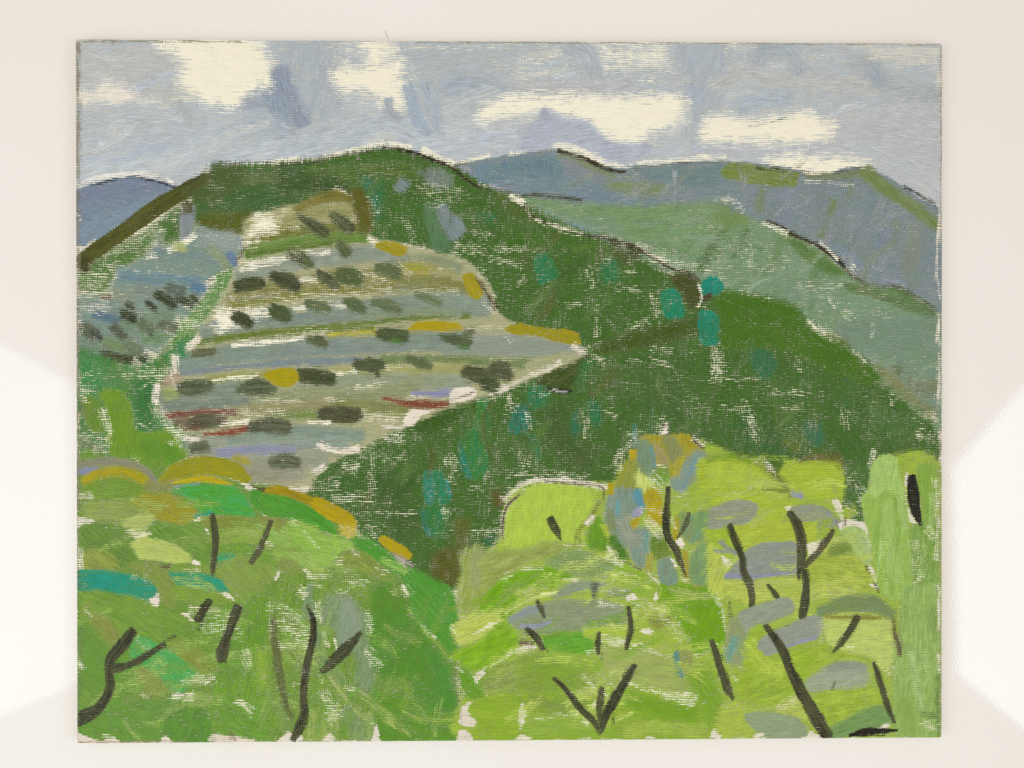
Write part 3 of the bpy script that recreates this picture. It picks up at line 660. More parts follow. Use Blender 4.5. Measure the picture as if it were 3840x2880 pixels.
gap([(430, 500), (600, 575), (860, 640)], 50, .7); gap([(1040, 670), (1180, 665)], 46, .6); gap([(1380, 750), (1500, 820), (1640, 920)], 46, .7); gap([(920, 980), (960, 1150)], 110, .45)
for g in ([(20, 800), (480, 790)], [(120, 880), (280, 960)], [(1180, 1150), (1400, 1180)], [(1000, 1320), (1000, 1600)], [(1320, 1530), (1480, 1470)], [(250, 1130), (330, 1060)], [(720, 1320), (840, 1310)], [(1640, 980), (1720, 1010)], [(1460, 860), (1540, 900)]): gap(g, 80, .42)
gap([(1530, 1220), (1580, 1420)], 110, .5); gap([(1965, 1120), (1990, 1250), (1955, 1340)], 24, .8, CREAM, 1.2); gap([(190, 290), (300, 350)], 70, .85, CREAM, 1.2); gap([(340, 380), (380, 460)], 50, .6); gap([(1290, 1010), (1340, 1010)], 90, .42); gap([(1900, 1640), (2110, 1640)], 40, .35)
T(2, 2)
s([(1010, 290), (1300, 200), (1600, 140), (1950, 60)], [90, 150, 160, 150], (66, 88, 32), (82, 100, 42), .95, 1.5)
f([(400, 600), (560, 480), (700, 400), (920, 330), (910, 440), (800, 600), (700, 660), (520, 620)], (58, 78, 32), (84, 96, 46), 35, .98, .8)
f([(510, 630), (560, 640), (760, 660), (700, 700), (600, 680)], (42, 46, 34), None, 10, .95, .5); s([(590, 655), (650, 672), (720, 680)], 24, (186, 192, 190), None, .62, .6)  # pale stroke is a glint painted onto the black dab
s([(930, 400), (900, 500), (840, 640)], [110, 140, 90], (54, 118, 54), None, .82, 1.6); f([(350, 610), (450, 620), (540, 700), (520, 820), (400, 830), (370, 760)], (54, 118, 58), (42, 124, 104), 80, .88, 1.2, name='teal_dab')
f([(200, 900), (270, 810), (380, 860), (370, 1000), (300, 1060), (175, 1040)], (50, 112, 74), (44, 124, 110), 80, .88, 1, name='teal_dab'); f([(730, 980), (800, 850), (840, 900), (830, 1140), (780, 1150)], (42, 110, 80), None, 80, .8, 1.2, name='teal_dab'); f([(910, 790), (980, 740), (1030, 790), (1050, 960), (970, 980)], (44, 110, 68), None, 80, .86, 1, name='teal_dab')
s([(400, 1090), (440, 1330)], 80, (50, 108, 60), None, .78, 2, name='teal_dab'); s([(1520, 760), (1520, 1080)], 70, (56, 104, 60), None, .62, 2, name='teal_dab'); s([(1350, 990), (1370, 1190)], 50, (52, 118, 104), None, .6, 1.5, name='teal_dab')
f([(1960, 0), (2150, -40), (2170, 60), (2170, 180), (2080, 240), (1990, 200)], (38, 128, 90), (28, 138, 118), 82, .98, .5, name='teal_dab')
s([(1000, 500), (1300, 600), (1700, 560)], 300, (68, 102, 42), (78, 106, 48), .75, 5); s([(1600, 700), (1800, 900), (1900, 1050)], 260, (64, 98, 42), None, .72, 5); s([(600, 900), (650, 1150), (900, 1300)], 260, (70, 90, 40), (60, 94, 42), .7, 5); f([(1150, 600), (1190, 550), (1230, 580), (1190, 630)], (92, 110, 72), None, 60, .85)
gap([(900, 260), (1040, 240)], 60, .5); gap([(940, 360), (1060, 390)], 80, .55); gap([(1300, 370), (1420, 400)], 70, .4); gap([(1520, 280), (1680, 290)], 110, .42); gap([(1530, 390), (1720, 430)], 90, .42)
gap([(2120, 270), (2140, 420), (2110, 560)], 150, .48); gap([(160, 700), (200, 830)], 130, .45); gap([(240, 1210), (330, 1340)], 160, .42); gap([(340, 880), (360, 1020)], 80, .45); gap([(890, 860), (900, 1100)], 110, .42); gap([(1050, 860), (1180, 900)], 80, .42); gap([(470, 700), (560, 680)], 60, .35); gap([(1300, 1080), (1420, 1060)], 100, .5)
T(3, 2)
f([(30, -250), (300, -240), (600, -170), (790, -100), (850, 20), (1000, 140), (1230, 260), (1450, 420), (1560, 560), (1300, 600), (700, 300), (100, 260), (60, 0)], (76, 114, 30), (68, 108, 36), -50, .98, 1.6)
f([(320, 320), (430, 270), (530, 310), (590, 430), (540, 530), (440, 570), (370, 460)], (54, 110, 74), (66, 112, 60), 80, .92, .8, name='teal_dab'); f([(1170, 620), (1230, 560), (1310, 590), (1360, 760), (1220, 820)], (54, 110, 68), None, 80, .86, 1.2, name='teal_dab'); f([(840, 960), (960, 940), (1010, 1000), (1020, 1160), (900, 1190), (840, 1100)], (62, 110, 78), None, 80, .82, 1.2, name='teal_dab')
s([(1820, 1120), (1800, 1450)], 170, (76, 104, 46), None, .8, 2.5); s([(600, 700), (900, 600), (1300, 700)], 260, (66, 104, 40), (78, 112, 50), .7, 5); s([(300, 1000), (500, 1150), (800, 1250)], 250, (58, 96, 44), None, .75, 5); s([(1500, 900), (1700, 1000), (1900, 960)], 240, (72, 108, 48), None, .7, 4)
s([(700, 1130), (780, 1200)], 150, (96, 108, 40), None, .6, 3)
for g, w_, c_ in (([(20, 260), (40, 560)], 130, .45), ([(100, 560), (420, 560)], 40, .4), ([(560, 680), (860, 700)], 90, .42), ([(640, 830), (800, 830)], 60, .4), ([(280, 800), (330, 950), (400, 1100)], 130, .48), ([(790, 350), (800, 500)], 50, .4), ([(1230, 860), (1250, 1000)], 110, .42), ([(1650, 720), (1680, 800)], 60, .42), ([(1500, 1240), (1450, 1400)], 80, .6), ([(1930, 1080), (2100, 1150)], 170, .5), ([(80, 820), (300, 840)], 80, .38), ([(1880, 900), (2090, 900)], 80, .5)): gap(g, w_, c_)
bare([(1890, 1290), (1980, 1300), (1960, 1360), (1910, 1490), (1880, 1490)], CREAM2, .97, 1)
gap([(2110, 100), (2115, 500), (2090, 960)], 40, .66, CREAM2, 1.3); T(3, 1); gap([(2120, 470), (2100, 900), (2115, 1250)], 40, .66, CREAM2, 1.3); gap([(2115, 1400), (2105, 1660)], 40, .66, CREAM2, 1.3)
T(1, 2)
f([(1280, 980), (1350, 890), (1500, 840), (1750, 790), (1920, 750), (1950, 850), (1700, 960), (1500, 1060), (1320, 1070)], (58, 92, 30), (72, 100, 38), 20, .98, 1)
f([(1760, 1040), (1830, 1000), (1900, 760), (1990, 780), (1990, 1150), (1980, 1400), (1920, 1500), (1800, 1490), (1740, 1350), (1700, 1180)], (62, 126, 46), (44, 122, 84), 84, .96, .8, name='teal_dab')
s([(1730, 1180), (1760, 1350), (1810, 1480)], 50, (44, 128, 104), None, .8, 1, name='teal_dab')
T(1, 3)
f([(1375, 230), (1440, 160), (1570, 190), (1640, 420), (1560, 490), (1400, 480)], (52, 122, 62), (42, 128, 100), 82, .97, .6, name='teal_dab'); s([(1420, 180), (1430, 320), (1440, 460)], 80, (52, 132, 112), (44, 124, 80), .85, .8, name='teal_dab'); s([(1590, 260), (1630, 400)], 36, (48, 136, 124), None, .7, .8, name='teal_dab')
f([(1350, 540), (1430, 490), (1560, 490), (1600, 600), (1560, 780), (1470, 790), (1360, 690)], (54, 120, 50), (48, 118, 76), 82, .93, .9, name='teal_dab'); s([(1370, 560), (1390, 680), (1450, 770)], 40, (44, 124, 108), None, .8, 1, name='teal_dab')
f([(1480, 960), (1700, 900), (1750, 1180), (1640, 1240), (1480, 1230)], (94, 92, 32), (82, 90, 38), 85, .92, 1.6); s([(1740, 660), (1750, 880)], 130, (94, 98, 38), None, .75, 2); s([(2060, 380), (2100, 460)], 130, (90, 84, 34), None, .7, 2); s([(2000, 800), (2080, 880)], 110, (46, 104, 74), None, .6, 2)
s([(1000, 300), (1100, 500), (1200, 700)], 300, (62, 92, 40), (70, 98, 44), .75, 5); s([(500, 240), (650, 400)], 200, (58, 98, 40), None, .6, 4)
for g, w_, c_ in (([(280, 310), (560, 330)], 130, .45), ([(530, 430), (870, 430)], 150, .5), ([(740, 570), (1300, 560)], 70, .42), ([(880, 740), (940, 810)], 80, .6), ([(1860, 780), (2100, 720)], 160, .42), ([(1600, 520), (1590, 600)], 80, .55), ([(640, 100), (740, 150)], 120, .55), ([(880, 40), (900, 300)], 110, .4), ([(1600, 60), (1640, 240)], 110, .48), ([(720, 680), (900, 700)], 120, .4), ([(1830, 330), (1940, 340)], 80, .35)): gap(g, w_, c_)
T(1, 2)
for g, w_, c_ in (([(770, 1090), (1170, 1100)], 170, .52), ([(780, 1250), (1180, 1300)], 170, .42), ([(640, 1400), (740, 1370)], 110, .62), ([(1620, 1290), (1690, 1400)], 120, .5), ([(320, 1540), (540, 1540)], 170, .45), ([(880, 1480), (900, 1600)], 100, .4), ([(1890, 740), (2150, 700)], 90, .5)): gap(g, w_, c_)

FULL()
scatter([(780, 350), (1000, 400), (1400, 600), (1700, 680), (1950, 900), (1900, 980), (1500, 930), (1200, 1000), (950, 1150), (760, 1080), (1000, 880), (1250, 780), (1080, 650), (860, 500)], 46, 80, 24, 80, [(78, 112, 42), (60, 92, 36), (88, 116, 52), (68, 104, 48), (82, 96, 40)], (.44, .56), 40)
# ------------------------------------------------------------------ LEFT GROVE
T(0, 1); STATE['part'] = None
part('blue_grey_grove', 'grove_stroke', f([(870, 800), (1130, 760), (1260, 580), (1400, 600), (1700, 680), (1650, 850), (1600, 960), (1440, 1030), (1340, 1150), (1260, 1300), (1110, 1500), (1000, 1660), (760, 1780), (500, 1850), (95, 1800), (95, 1260), (430, 1250), (440, 1100), (540, 1000), (700, 900)], (126, 147, 144), (134, 152, 136), 15, .96, 1))
s([(870, 820), (1100, 870), (1400, 940)], 120, (104, 132, 158), (128, 148, 140), .9, 1.5); s([(540, 1030), (900, 1070), (1270, 1110)], 120, (106, 138, 152), (128, 148, 144), .9, 1.5); s([(1230, 1150), (1320, 1180)], 90, (82, 120, 166), None, .88, 1.2); s([(1560, 840), (1610, 930)], 90, (90, 124, 168), None, .85, 1.2)
s([(1300, 690), (1500, 720), (1680, 740)], 130, (150, 160, 162), None, .82, 2); s([(290, 1410), (500, 1450), (620, 1500)], 60, (84, 116, 146), None, .9, 1.2); s([(1380, 780), (1480, 880), (1550, 980)], 90, (134, 150, 112), None, .75, 1.5); s([(900, 900), (1150, 900), (1400, 980)], 100, (132, 150, 128), (114, 140, 146), .8, 2)
s([(470, 1200), (560, 1250), (650, 1220)], 120, (134, 142, 120), None, .75, 2); s([(700, 1180), (850, 1200), (1000, 1180)], 110, (134, 146, 146), (116, 124, 106), .75, 2); s([(600, 1480), (800, 1500), (1000, 1420)], 200, (122, 144, 120), (112, 134, 104), .8, 3); s([(200, 1700), (400, 1720), (650, 1700)], 180, (122, 142, 122), None, .8, 3); s([(760, 1640), (900, 1620), (1010, 1600)], 100, (108, 144, 96), None, .8, 2)
SHR = (60, 68, 44)
for a, b_, w_, c_ in (((890, 1220), (1030, 1310), 86, SHR), ((1080, 1240), (1190, 1310), 86, SHR), ((1210, 1250), (1290, 1325), 50, SHR), ((790, 1300), (860, 1350), 56, SHR), ((560, 1400), (660, 1440), 90, SHR), ((600, 1310), (650, 1340), 60, (78, 88, 66)), ((200, 1540), (270, 1590), 140, (92, 100, 78)), ((280, 1580), (350, 1630), 56, (56, 64, 50)), ((470, 1530), (560, 1610), 76, (88, 92, 70)), ((920, 1500), (1090, 1560), 100, (92, 102, 74)), ((780, 1560), (820, 1590), 34, (54, 60, 44)), ((1000, 1160), (1100, 1180), 110, (100, 116, 100)), ((740, 1500), (820, 1540), 100, (104, 116, 86))):
    s([a, b_], w_, c_, vary(c_, 16), .86, 1.1, .8, 1.0, 'olive_shrub')
T(0, 2)
for a, b_, w_, c_ in (((370, 345), (600, 375), 130, (74, 82, 54)), ((640, 290), (760, 380), 66, (66, 74, 56)), ((560, 380), (620, 410), 60, (58, 60, 42)), ((400, 220), (560, 260), 90, (110, 128, 88)), ((620, 250), (700, 300), 110, (104, 120, 90))):
    s([a, b_], w_, c_, vary(c_, 16), .86, 1.1, .8, 1.0, 'olive_shrub')
T(0, 1)
gap([(110, 1220), (440, 1225)], 76, .65); gap([(140, 1350), (400, 1320)], 130, .62, CREAM2); gap([(110, 1040), (520, 1015)], 60, .5); gap([(110, 1100), (330, 1120)], 110, .48); gap([(980, 795), (1130, 740), (1230, 660)], 60, .85, CREAM, 1.2); gap([(650, 990), (950, 1010)], 50, .4); s([(1050, 770), (1120, 770)], 90, (170, 172, 104), None, .75, 1.5)
s([(350, 1240), (440, 1250)], 34, (92, 72, 52), None, .7); gap([(1350, 1120), (1430, 1060)], 66, .75, CREAM, 1.2); gap([(1320, 1220), (1400, 1180)], 60, .6); gap([(140, 1480), (170, 1560)], 60, .6, CREAM2); gap([(380, 930), (560, 950)], 46, .5); gap([(780, 860), (860, 850)], 60, .7); s([(1360, 1090), (1430, 1080)], 20, (96, 66, 48), None, .6)
gap([(480, 820), (700, 700), (900, 560)], 70, .42); gap([(960, 480), (1030, 520)], 70, .4); gap([(1230, 640), (1600, 690)], 60, .38); gap([(750, 640), (950, 620)], 60, .45)
s([(1870, 500), (1740, 650), (1700, 790), (1640, 930)], [40, 60, 50, 30], (72, 62, 38), None, .72, 1, name='ridge_line')
f([(1440, 1030), (1600, 980), (1590, 1100), (1500, 1300), (1430, 1480), (1250, 1660), (1150, 1760), (1000, 1700), (1100, 1500), (1280, 1300), (1420, 1120)], (92, 146, 58), (80, 132, 62), 75, .8, 1.4)
gap([(1080, 1490), (1430, 1480)], 190, .48); gap([(1140, 1340), (1360, 1340)], 120, .42); gap([(1450, 1030), (1600, 1010)], 50, .4)
# ------------------------------------------------------------------ TERRACES
FULL(); STATE['part'] = None
part('terraced_field', 'terrace_band', f([(540, 470), (650, 440), (775, 425), (800, 510), (880, 530), (1000, 565), (1060, 625), (1092, 692), (1255, 760), (1180, 803), (1080, 842), (960, 885), (880, 918), (800, 955), (700, 1010), (655, 1062), (560, 1045), (420, 990), (400, 930), (345, 870), (348, 830), (385, 790), (420, 730), (480, 640), (530, 540), (525, 500)], (180, 178, 134), (160, 162, 120), 8, .94, 1))
T(1, 1)
s([(-240, 590), (100, 500), (420, 440), (680, 420)], 150, (152, 152, 96), (182, 176, 122), .86, 1.5); s([(-250, 730), (50, 650), (450, 600), (800, 590)], 100, (110, 114, 48), (132, 134, 66), .92, 1.2)
s([(200, 470), (450, 440), (680, 450)], 80, (146, 146, 92), None, .75, 1.5)
s([(-270, 830), (0, 760), (400, 690), (820, 680)], 120, (98, 130, 46), (126, 152, 84), .9, 1.2); s([(-270, 850), (0, 800), (500, 740)], 46, (92, 118, 40), None, .8, 1)
s([(-350, 1060), (0, 950), (500, 870), (900, 830), (1180, 870)], 150, (142, 151, 130), (156, 164, 150), .95, 1.2); s([(200, 900), (600, 840), (1000, 830)], 60, (138, 149, 134), (154, 164, 154), .88, 1)
gap([(-350, 920), (0, 880), (480, 810)], 60, .68, CREAM, 1.4)
s([(-430, 1260), (0, 1150), (500, 1070), (1000, 1050), (1600, 1100)], 130, (128, 128, 66), (156, 152, 98), .86, 1.5); s([(1150, 960), (1500, 950), (1700, 990)], 120, (160, 158, 98), (150, 152, 112), .88, 1.5); s([(1200, 880), (1500, 890), (1720, 960)], 60, (140, 150, 118), None, .85, 1.5)
s([(-430, 1330), (200, 1210), (700, 1170), (1200, 1150), (1780, 1180)], 90, (122, 118, 48), (140, 134, 70), .76, 1.5)
s([(1200, 1110), (1500, 1110), (1800, 1140)], 80, (124, 126, 66), None, .75, 1.5)
s([(-660, 1590), (-300, 1490), (200, 1430), (700, 1380), (1300, 1320), (1950, 1330)], 190, (130, 144, 138), (146, 158, 148), .97, 1.2); s([(-600, 1500), (-200, 1460), (300, 1400)], 60, (126, 139, 144), None, .85, 1.2); s([(1300, 1250), (1700, 1260), (1950, 1300)], 100, (142, 156, 138), None, .9, 1.5)
s([(-700, 1650), (0, 1570), (600, 1510), (1300, 1430), (1800, 1420)], 50, (96, 116, 48), (120, 134, 72), .9, 1); s([(800, 1420), (1300, 1370), (1700, 1400)], 70, (132, 148, 116), None, .8, 1.5)
gap([(250, 1230), (700, 1200), (1050, 1170)], 110, .5); gap([(1300, 1190), (1700, 1180)], 60, .42); gap([(760, 1020), (900, 1040), (1010, 1100)], 90, .55, CREAM, 1.6); gap([(220, 1080), (360, 1080)], 60, .85, CREAM, 1.2); gap([(-50, 600), (200, 590)], 70, .45); gap([(500, 1310), (640, 1320)], 50, .7, CREAM, 1.2); gap([(150, 1350), (260, 1350)], 40, .85, CREAM, 1); gap([(860, 700), (930, 740)], 60, .8, CREAM, 1.2); gap([(1150, 940), (1250, 1030)], 70, .5); gap([(1400, 960), (1650, 980)], 70, .38); gap([(0, 560), (60, 440), (150, 460)], 60, .5)
s([(180, 425), (350, 335), (550, 295), (700, 325)], [60, 80, 90, 70], (116, 108, 42), (136, 130, 66), .9, 1.1); s([(745, 250), (800, 420), (830, 600)], [100, 140, 120], (98, 94, 32), (88, 100, 40), .95, 1.4)
FULL(); scatter([(560, 560), (950, 570), (1050, 700), (1200, 760), (950, 860), (700, 1000), (420, 960), (370, 850), (450, 700)], 34, 130, 12, 7, [(128, 138, 118), (150, 156, 132), (138, 148, 140), (112, 122, 80), (168, 166, 120)], (.5, .64), 5, .06); T(1, 1)
OCH = (180, 150, 34)
for p, a_ in (([(920, 740), (1050, 720), (1200, 760), (1220, 820), (1150, 860), (1040, 820), (960, 790)], -20), ([(1740, 1060), (1820, 1020), (1900, 1080), (1940, 1200), (1890, 1260), (1800, 1200)], -60)): f(p, OCH, (152, 132, 34), a_, .97, .8, name='ochre_dab')
f([(1160, 960), (1300, 920), (1440, 960), (1400, 1030), (1250, 990)], (170, 148, 52), (160, 154, 84), -10, .88, 1.2, name='ochre_dab')
s([(1880, 1060), (1960, 1180), (2060, 1340)], [16, 24, 50], (70, 62, 42), None, .75, 1, name='ridge_line'); gap([(1950, 1300), (2050, 1390)], 60, .6); gap([(1800, 1560), (2000, 1520), (2200, 1530)], 60, .5)
f([(1230, 1560), (1320, 1480), (1500, 1470), (1700, 1490), (1730, 1560), (1500, 1570), (1340, 1610)], (190, 152, 20), (176, 146, 34), 5, .98, .7, name='ochre_dab'); s([(500, 1620), (700, 1590), (920, 1580)], [90, 70, 80], (190, 160, 42), (206, 186, 90), .92, 1, name='ochre_dab')
T(2, 2)
s([(-400, 240), (0, 240), (400, 250), (780, 290)], [190, 200, 200, 120], (150, 158, 148), (138, 147, 146), .95, 1.5); s([(-300, 380), (150, 390), (400, 400)], 60, (112, 130, 76), None, .8, 1.5)
f([(145, 70), (300, 35), (500, 70), (780, 110), (840, 170), (830, 235), (700, 220), (550, 190), (400, 140), (200, 130)], (176, 144, 24), (142, 132, 40), -14, .97, .8, name='ochre_dab')
s([(150, 560), (400, 440), (700, 350), (800, 320)], [90, 100, 80, 40], (178, 176, 130), (150, 158, 110), .9, 1.5); gap([(0, 690), (150, 640), (350, 530), (560, 450), (650, 400)], 70, .72, CREAM2, 1.5); gap([(780, 250), (880, 310)], 80, .8, CREAM2, 1.4); gap([(150, 130), (200, 200)], 60, .4); gap([(0, 375), (300, 390)], 40, .42)
T(1, 2)
s([(-930, 420), (-600, 350), (-300, 310), (100, 270), (700, 240), (1300, 210), (1750, 200)], 170, (130, 145, 138), (138, 151, 134), .97, 1.2); s([(100, 300), (600, 260), (1200, 230)], 90, (130, 143, 148), (136, 149, 140), .85, 1.5)
s([(-930, 500), (-300, 430), (300, 390), (800, 380)], [60, 60, 80, 50], (124, 136, 154), (132, 147, 134), .9, 1.2); s([(-900, 400), (-500, 370), (-100, 340)], 90, (138, 154, 138), None, .8, 1.5)
s([(-760, 225), (-200, 130), (300, 95), (900, 75)], 36, (98, 120, 42), (120, 132, 60), .92, .9); s([(1000, 375), (1500, 370), (2000, 400), (2300, 420)], 80, (112, 130, 76), (130, 146, 100), .9, 1.2)
s([(-640, 560), (-300, 520), (-100, 500)], 70, (160, 160, 96), (150, 152, 80), .85, 1.2); s([(-650, 610), (-400, 590), (-200, 570)], 70, (140, 150, 96), None, .85, 1.5)
s([(520, 520), (1000, 490), (1750, 470)], 110, (172, 170, 102), (154, 160, 104), .92, 1.5); s([(200, 660), (800, 570), (1300, 580), (1780, 600)], 130, (148, 156, 122), (152, 162, 150), .95, 1.5); s([(-300, 770), (200, 720), (800, 690), (1300, 650)], 130, (144, 150, 108), (156, 162, 122), .95, 1.5)
s([(-1110, 720), (-600, 680), (-200, 640)], 140, (124, 140, 130), (140, 152, 140), .96, 1.2); s([(-1050, 820), (-600, 790), (-300, 770)], 120, (118, 134, 128), (144, 150, 130), .95, 1.5); s([(-20, 850), (500, 800), (1000, 830), (1250, 880)], 120, (126, 130, 70), (146, 150, 100), .92, 1.5)
s([(-450, 860), (0, 830), (500, 780)], 90, (150, 146, 104), None, .8, 2)
s([(1280, 700), (1500, 690), (1620, 690)], [30, 60, 70], (142, 143, 180), None, .92, .9, name='lilac_dab'); s([(1000, 740), (1200, 780), (1400, 800), (1600, 795)], [14, 60, 80, 50], (138, 62, 48), (128, 92, 66), .88, 1, name='red_dab')
s([(0, 920), (300, 900), (700, 950)], 80, (104, 130, 52), (130, 146, 80), .8, 1.5); s([(-900, 1170), (-300, 1110), (0, 1060), (400, 1070), (780, 1090)], [90, 130, 140, 140, 110], (132, 151, 132), (146, 158, 138), .97, 1.2); s([(-700, 1280), (-100, 1200), (300, 1180), (640, 1160)], 100, (142, 153, 140), None, .92, 1.5); s([(-620, 1260), (-250, 1235), (150, 1240)], 86, (140, 147, 187), (136, 142, 170), .97, 1, name='lilac_dab')
s([(-360, 1370), (100, 1340), (420, 1300)], 150, (158, 160, 138), (146, 150, 126), .95, 2); s([(-300, 1470), (200, 1420)], 160, (150, 148, 122), (164, 162, 140), .92, 2); s([(-850, 1150), (-500, 1140)], 80, (168, 168, 148), None, .7, 2)
s([(-1050, 910), (-700, 870), (-400, 870)], [50, 70, 50], (130, 68, 56), (120, 92, 78), .88, 1, name='red_dab'); s([(-950, 980), (-700, 980), (-500, 950)], 110, (116, 84, 66), (124, 124, 96), .85, 1.5, name='red_dab'); s([(-690, 1085), (-450, 1060), (-250, 1010)], [20, 50, 60], (148, 58, 50), (124, 90, 66), .9, .9, name='red_dab'); s([(-800, 1010), (-700, 1030)], 40, (150, 50, 46), None, .8, .9, name='red_dab'); s([(-1120, 590), (-960, 600)], 80, (158, 120, 98), (176, 160, 128), .75, 1.5)
bare([(1620, 680), (1700, 630), (1860, 640), (1860, 740), (1650, 790), (1610, 750)], (234, 222, 204), 1.0, .8); s([(1620, 758), (1740, 720), (1850, 680)], 10, (62, 54, 44), None, .7); bare([(1190, 940), (1260, 840), (1480, 850), (1380, 900), (1280, 1000), (1180, 1000)], CREAM2, 1.0, .9); bare([(980, 985), (1180, 990), (1190, 1030), (1020, 1025)], CREAM2, .9, 1.2)
gap([(380, 1180), (560, 1230), (760, 1200)], 60, .78, CREAM2, 1.3); gap([(520, 500), (740, 475)], 44, .85, CREAM, 1); gap([(740, 640), (1060, 580)], 90, .5); gap([(350, 1430), (430, 1380)], 70, .75, CREAM2, 1.4); gap([(-420, 240), (0, 200), (240, 175)], 50, .85, CREAM, 1.2); gap([(130, 1600), (280, 1590)], 70, .75, CREAM2, 1.3); gap([(780, 900), (1180, 930)], 130, .52); gap([(440, 760), (640, 750)], 60, .5); gap([(-200, 750), (240, 760)], 90, .5); gap([(-520, 980), (-280, 960)], 60, .8, CREAM, 1.2); gap([(-500, 850), (-200, 880), (100, 880)], 110, .45); gap([(0, 170), (240, 130), (520, 110)], 70, .5); gap([(1000, 440), (1280, 450)], 60, .5); gap([(1220, 730), (1420, 740)], 46, .5); gap([(300, 970), (500, 965)], 34, .8, CREAM, 1); gap([(-600, 565), (-350, 540), (-180, 520)], 34, .85, CREAM, 1); gap([(600, 1240), (760, 1230)], 60, .85, CREAM2, 1)
T(0, 1)
bare([(1440, 1420), (1560, 1380), (1720, 1370), (1880, 1370), (1900, 1400), (1700, 1440), (1500, 1530), (1440, 1490)], CREAM, .97, 1.1); gap([(1660, 980), (1900, 920), (2080, 880)], 80, .7, CREAM, 1.6); bare([(1840, 490), (1960, 490), (1960, 600), (1860, 640), (1760, 700), (1710, 760), (1760, 640)], CREAM, .8, 1.6); gap([(1720, 1250), (1900, 1230), (2180, 1280)], 110, .42); gap([(1480, 1220), (1600, 1250)], 60, .4)
T(0, 2)
f([(900, 570), (1000, 490), (1080, 490), (1120, 600), (1000, 640)], (172, 146, 120), (186, 170, 140), 30, .75, 1.5); f([(910, 700), (960, 650), (1110, 640), (1090, 720), (950, 740)], (150, 158, 90), None, 10, .9, 1.2); s([(1150, 1140), (1240, 1110)], 20, (84, 70, 54), None, .75); gap([(1080, 1120), (1260, 1130)], 60, .8, CREAM2, 1.2); s([(1160, 1290), (1400, 1280)], 130, (150, 152, 130), None, .8, 2)
DK = (58, 66, 40)
T(0, 1)
for P, w_, c_ in (([(1640, 1140), (1740, 1120), (1860, 1110)], [110, 140, 90], DK), ([(1975, 1045), (2080, 1080), (2180, 1130)], [90, 140, 130], (62, 66, 42)), ([(1620, 1430), (1690, 1450), (1740, 1480)], [100, 130, 110], DK), ([(1980, 1370), (2050, 1390), (2100, 1430)], [130, 150, 110], (70, 88, 50))):
    s(P, w_, c_, vary((88, 96, 62), 10), .94, .9, .75, .9, 'olive_shrub')
T(1, 1)
for P, w_, c_ in (([(220, 480), (330, 560), (440, 640)], [50, 110, 110], (70, 72, 44)), ([(530, 480), (620, 550), (690, 600)], [90, 120, 100], (70, 74, 44)), ([(575, 740), (650, 820)], [60, 100], (82, 92, 56)), ([(120, 840), (220, 880), (310, 930)], [60, 110, 90], (72, 80, 48)), ([(395, 1020), (470, 1070), (550, 1130)], [70, 110, 80], (62, 70, 42)), ([(600, 1040), (700, 1050), (760, 1090)], [140, 160, 110], (82, 96, 58)), ([(960, 970), (1040, 980), (1120, 1020)], [90, 140, 110], (92, 102, 66)), ([(290, 1300), (390, 1320), (480, 1350)], [90, 110, 70], (90, 104, 66)), ([(660, 1280), (740, 1320), (810, 1360)], [80, 120, 80], (84, 100, 64)), ([(910, 1290), (1040, 1320), (1140, 1370)], [80, 110, 70], (96, 110, 74)), ([(1310, 1220), (1420, 1250), (1530, 1290)], [40, 76, 50], (108, 122, 82))):
    s(P, w_, c_, vary((108, 120, 80), 12), .9, 1.0, .75, 1.1, 'olive_shrub')
T(1, 2)
for P, w_, c_ in (([(310, 180), (400, 200), (450, 240)], [60, 110, 60], (84, 94, 60)), ([(970, 130), (1080, 140), (1180, 150)], [100, 140, 130], (74, 86, 52)), ([(1540, 155), (1680, 180), (1790, 210)], [40, 110, 120], (76, 90, 58)), ([(1780, 130), (1840, 110)], [90, 60], (96, 108, 78)), ([(760, 420), (870, 430), (980, 430)], [100, 140, 90], (72, 80, 52)), ([(1240, 370), (1340, 400), (1440, 440)], [70, 110, 60], (90, 104, 68)), ([(210, 520), (350, 530), (500, 550)], [120, 150, 120], (64, 72, 44)), ([(1780, 490), (1900, 520), (2010, 540)], [110, 160, 130], (70, 74, 46)), ([(2040, 470), (2120, 480), (2170, 530)], [130, 190, 110], (74, 80, 50)), ([(1970, 600), (2030, 610)], 140, (64, 78, 44)), ([(430, 880), (590, 890), (740, 900)], [120, 150, 130], (78, 72, 50)), ([(930, 470), (945, 520)], 40, (62, 68, 44))):
    s(P, w_, c_, vary((100, 108, 74), 12), .94, .9, .7, .9, 'olive_shrub')
s([(1080, 190), (1180, 225)], 24, (80, 126, 54), None, .85); s([(1700, 240), (1810, 265)], 22, (72, 112, 48), None, .85)
T(0, 2)
for P, w_, c_ in (([(1120, 640), (1240, 640), (1370, 620)], [130, 140, 90], (66, 78, 50)), ([(1650, 660), (1800, 630), (1970, 650)], [60, 170, 90], (70, 80, 52)), ([(1780, 1010), (1940, 990), (2090, 1010)], [110, 160, 130], (72, 78, 56)), ([(1210, 960), (1330, 950), (1470, 940)], [100, 150, 90], (86, 74, 54)), ([(1230, 1210), (1330, 1190)], [110, 100], (84, 90, 68)), ([(1970, 1340), (2080, 1330), (2190, 1350)], [100, 150, 110], (78, 84, 60)), ([(1230, 320), (1320, 310), (1420, 290)], [60, 90, 60], (88, 94, 60))):
    s(P, w_, c_, vary((112, 116, 88), 12), .92, .9, .7, .9, 'olive_shrub')
f([(1880, 510), (2000, 465), (2150, 455), (2210, 520), (2190, 590), (2090, 630), (1960, 590)], (184, 150, 18), (170, 146, 34), -8, .98, .8, name='ochre_dab')
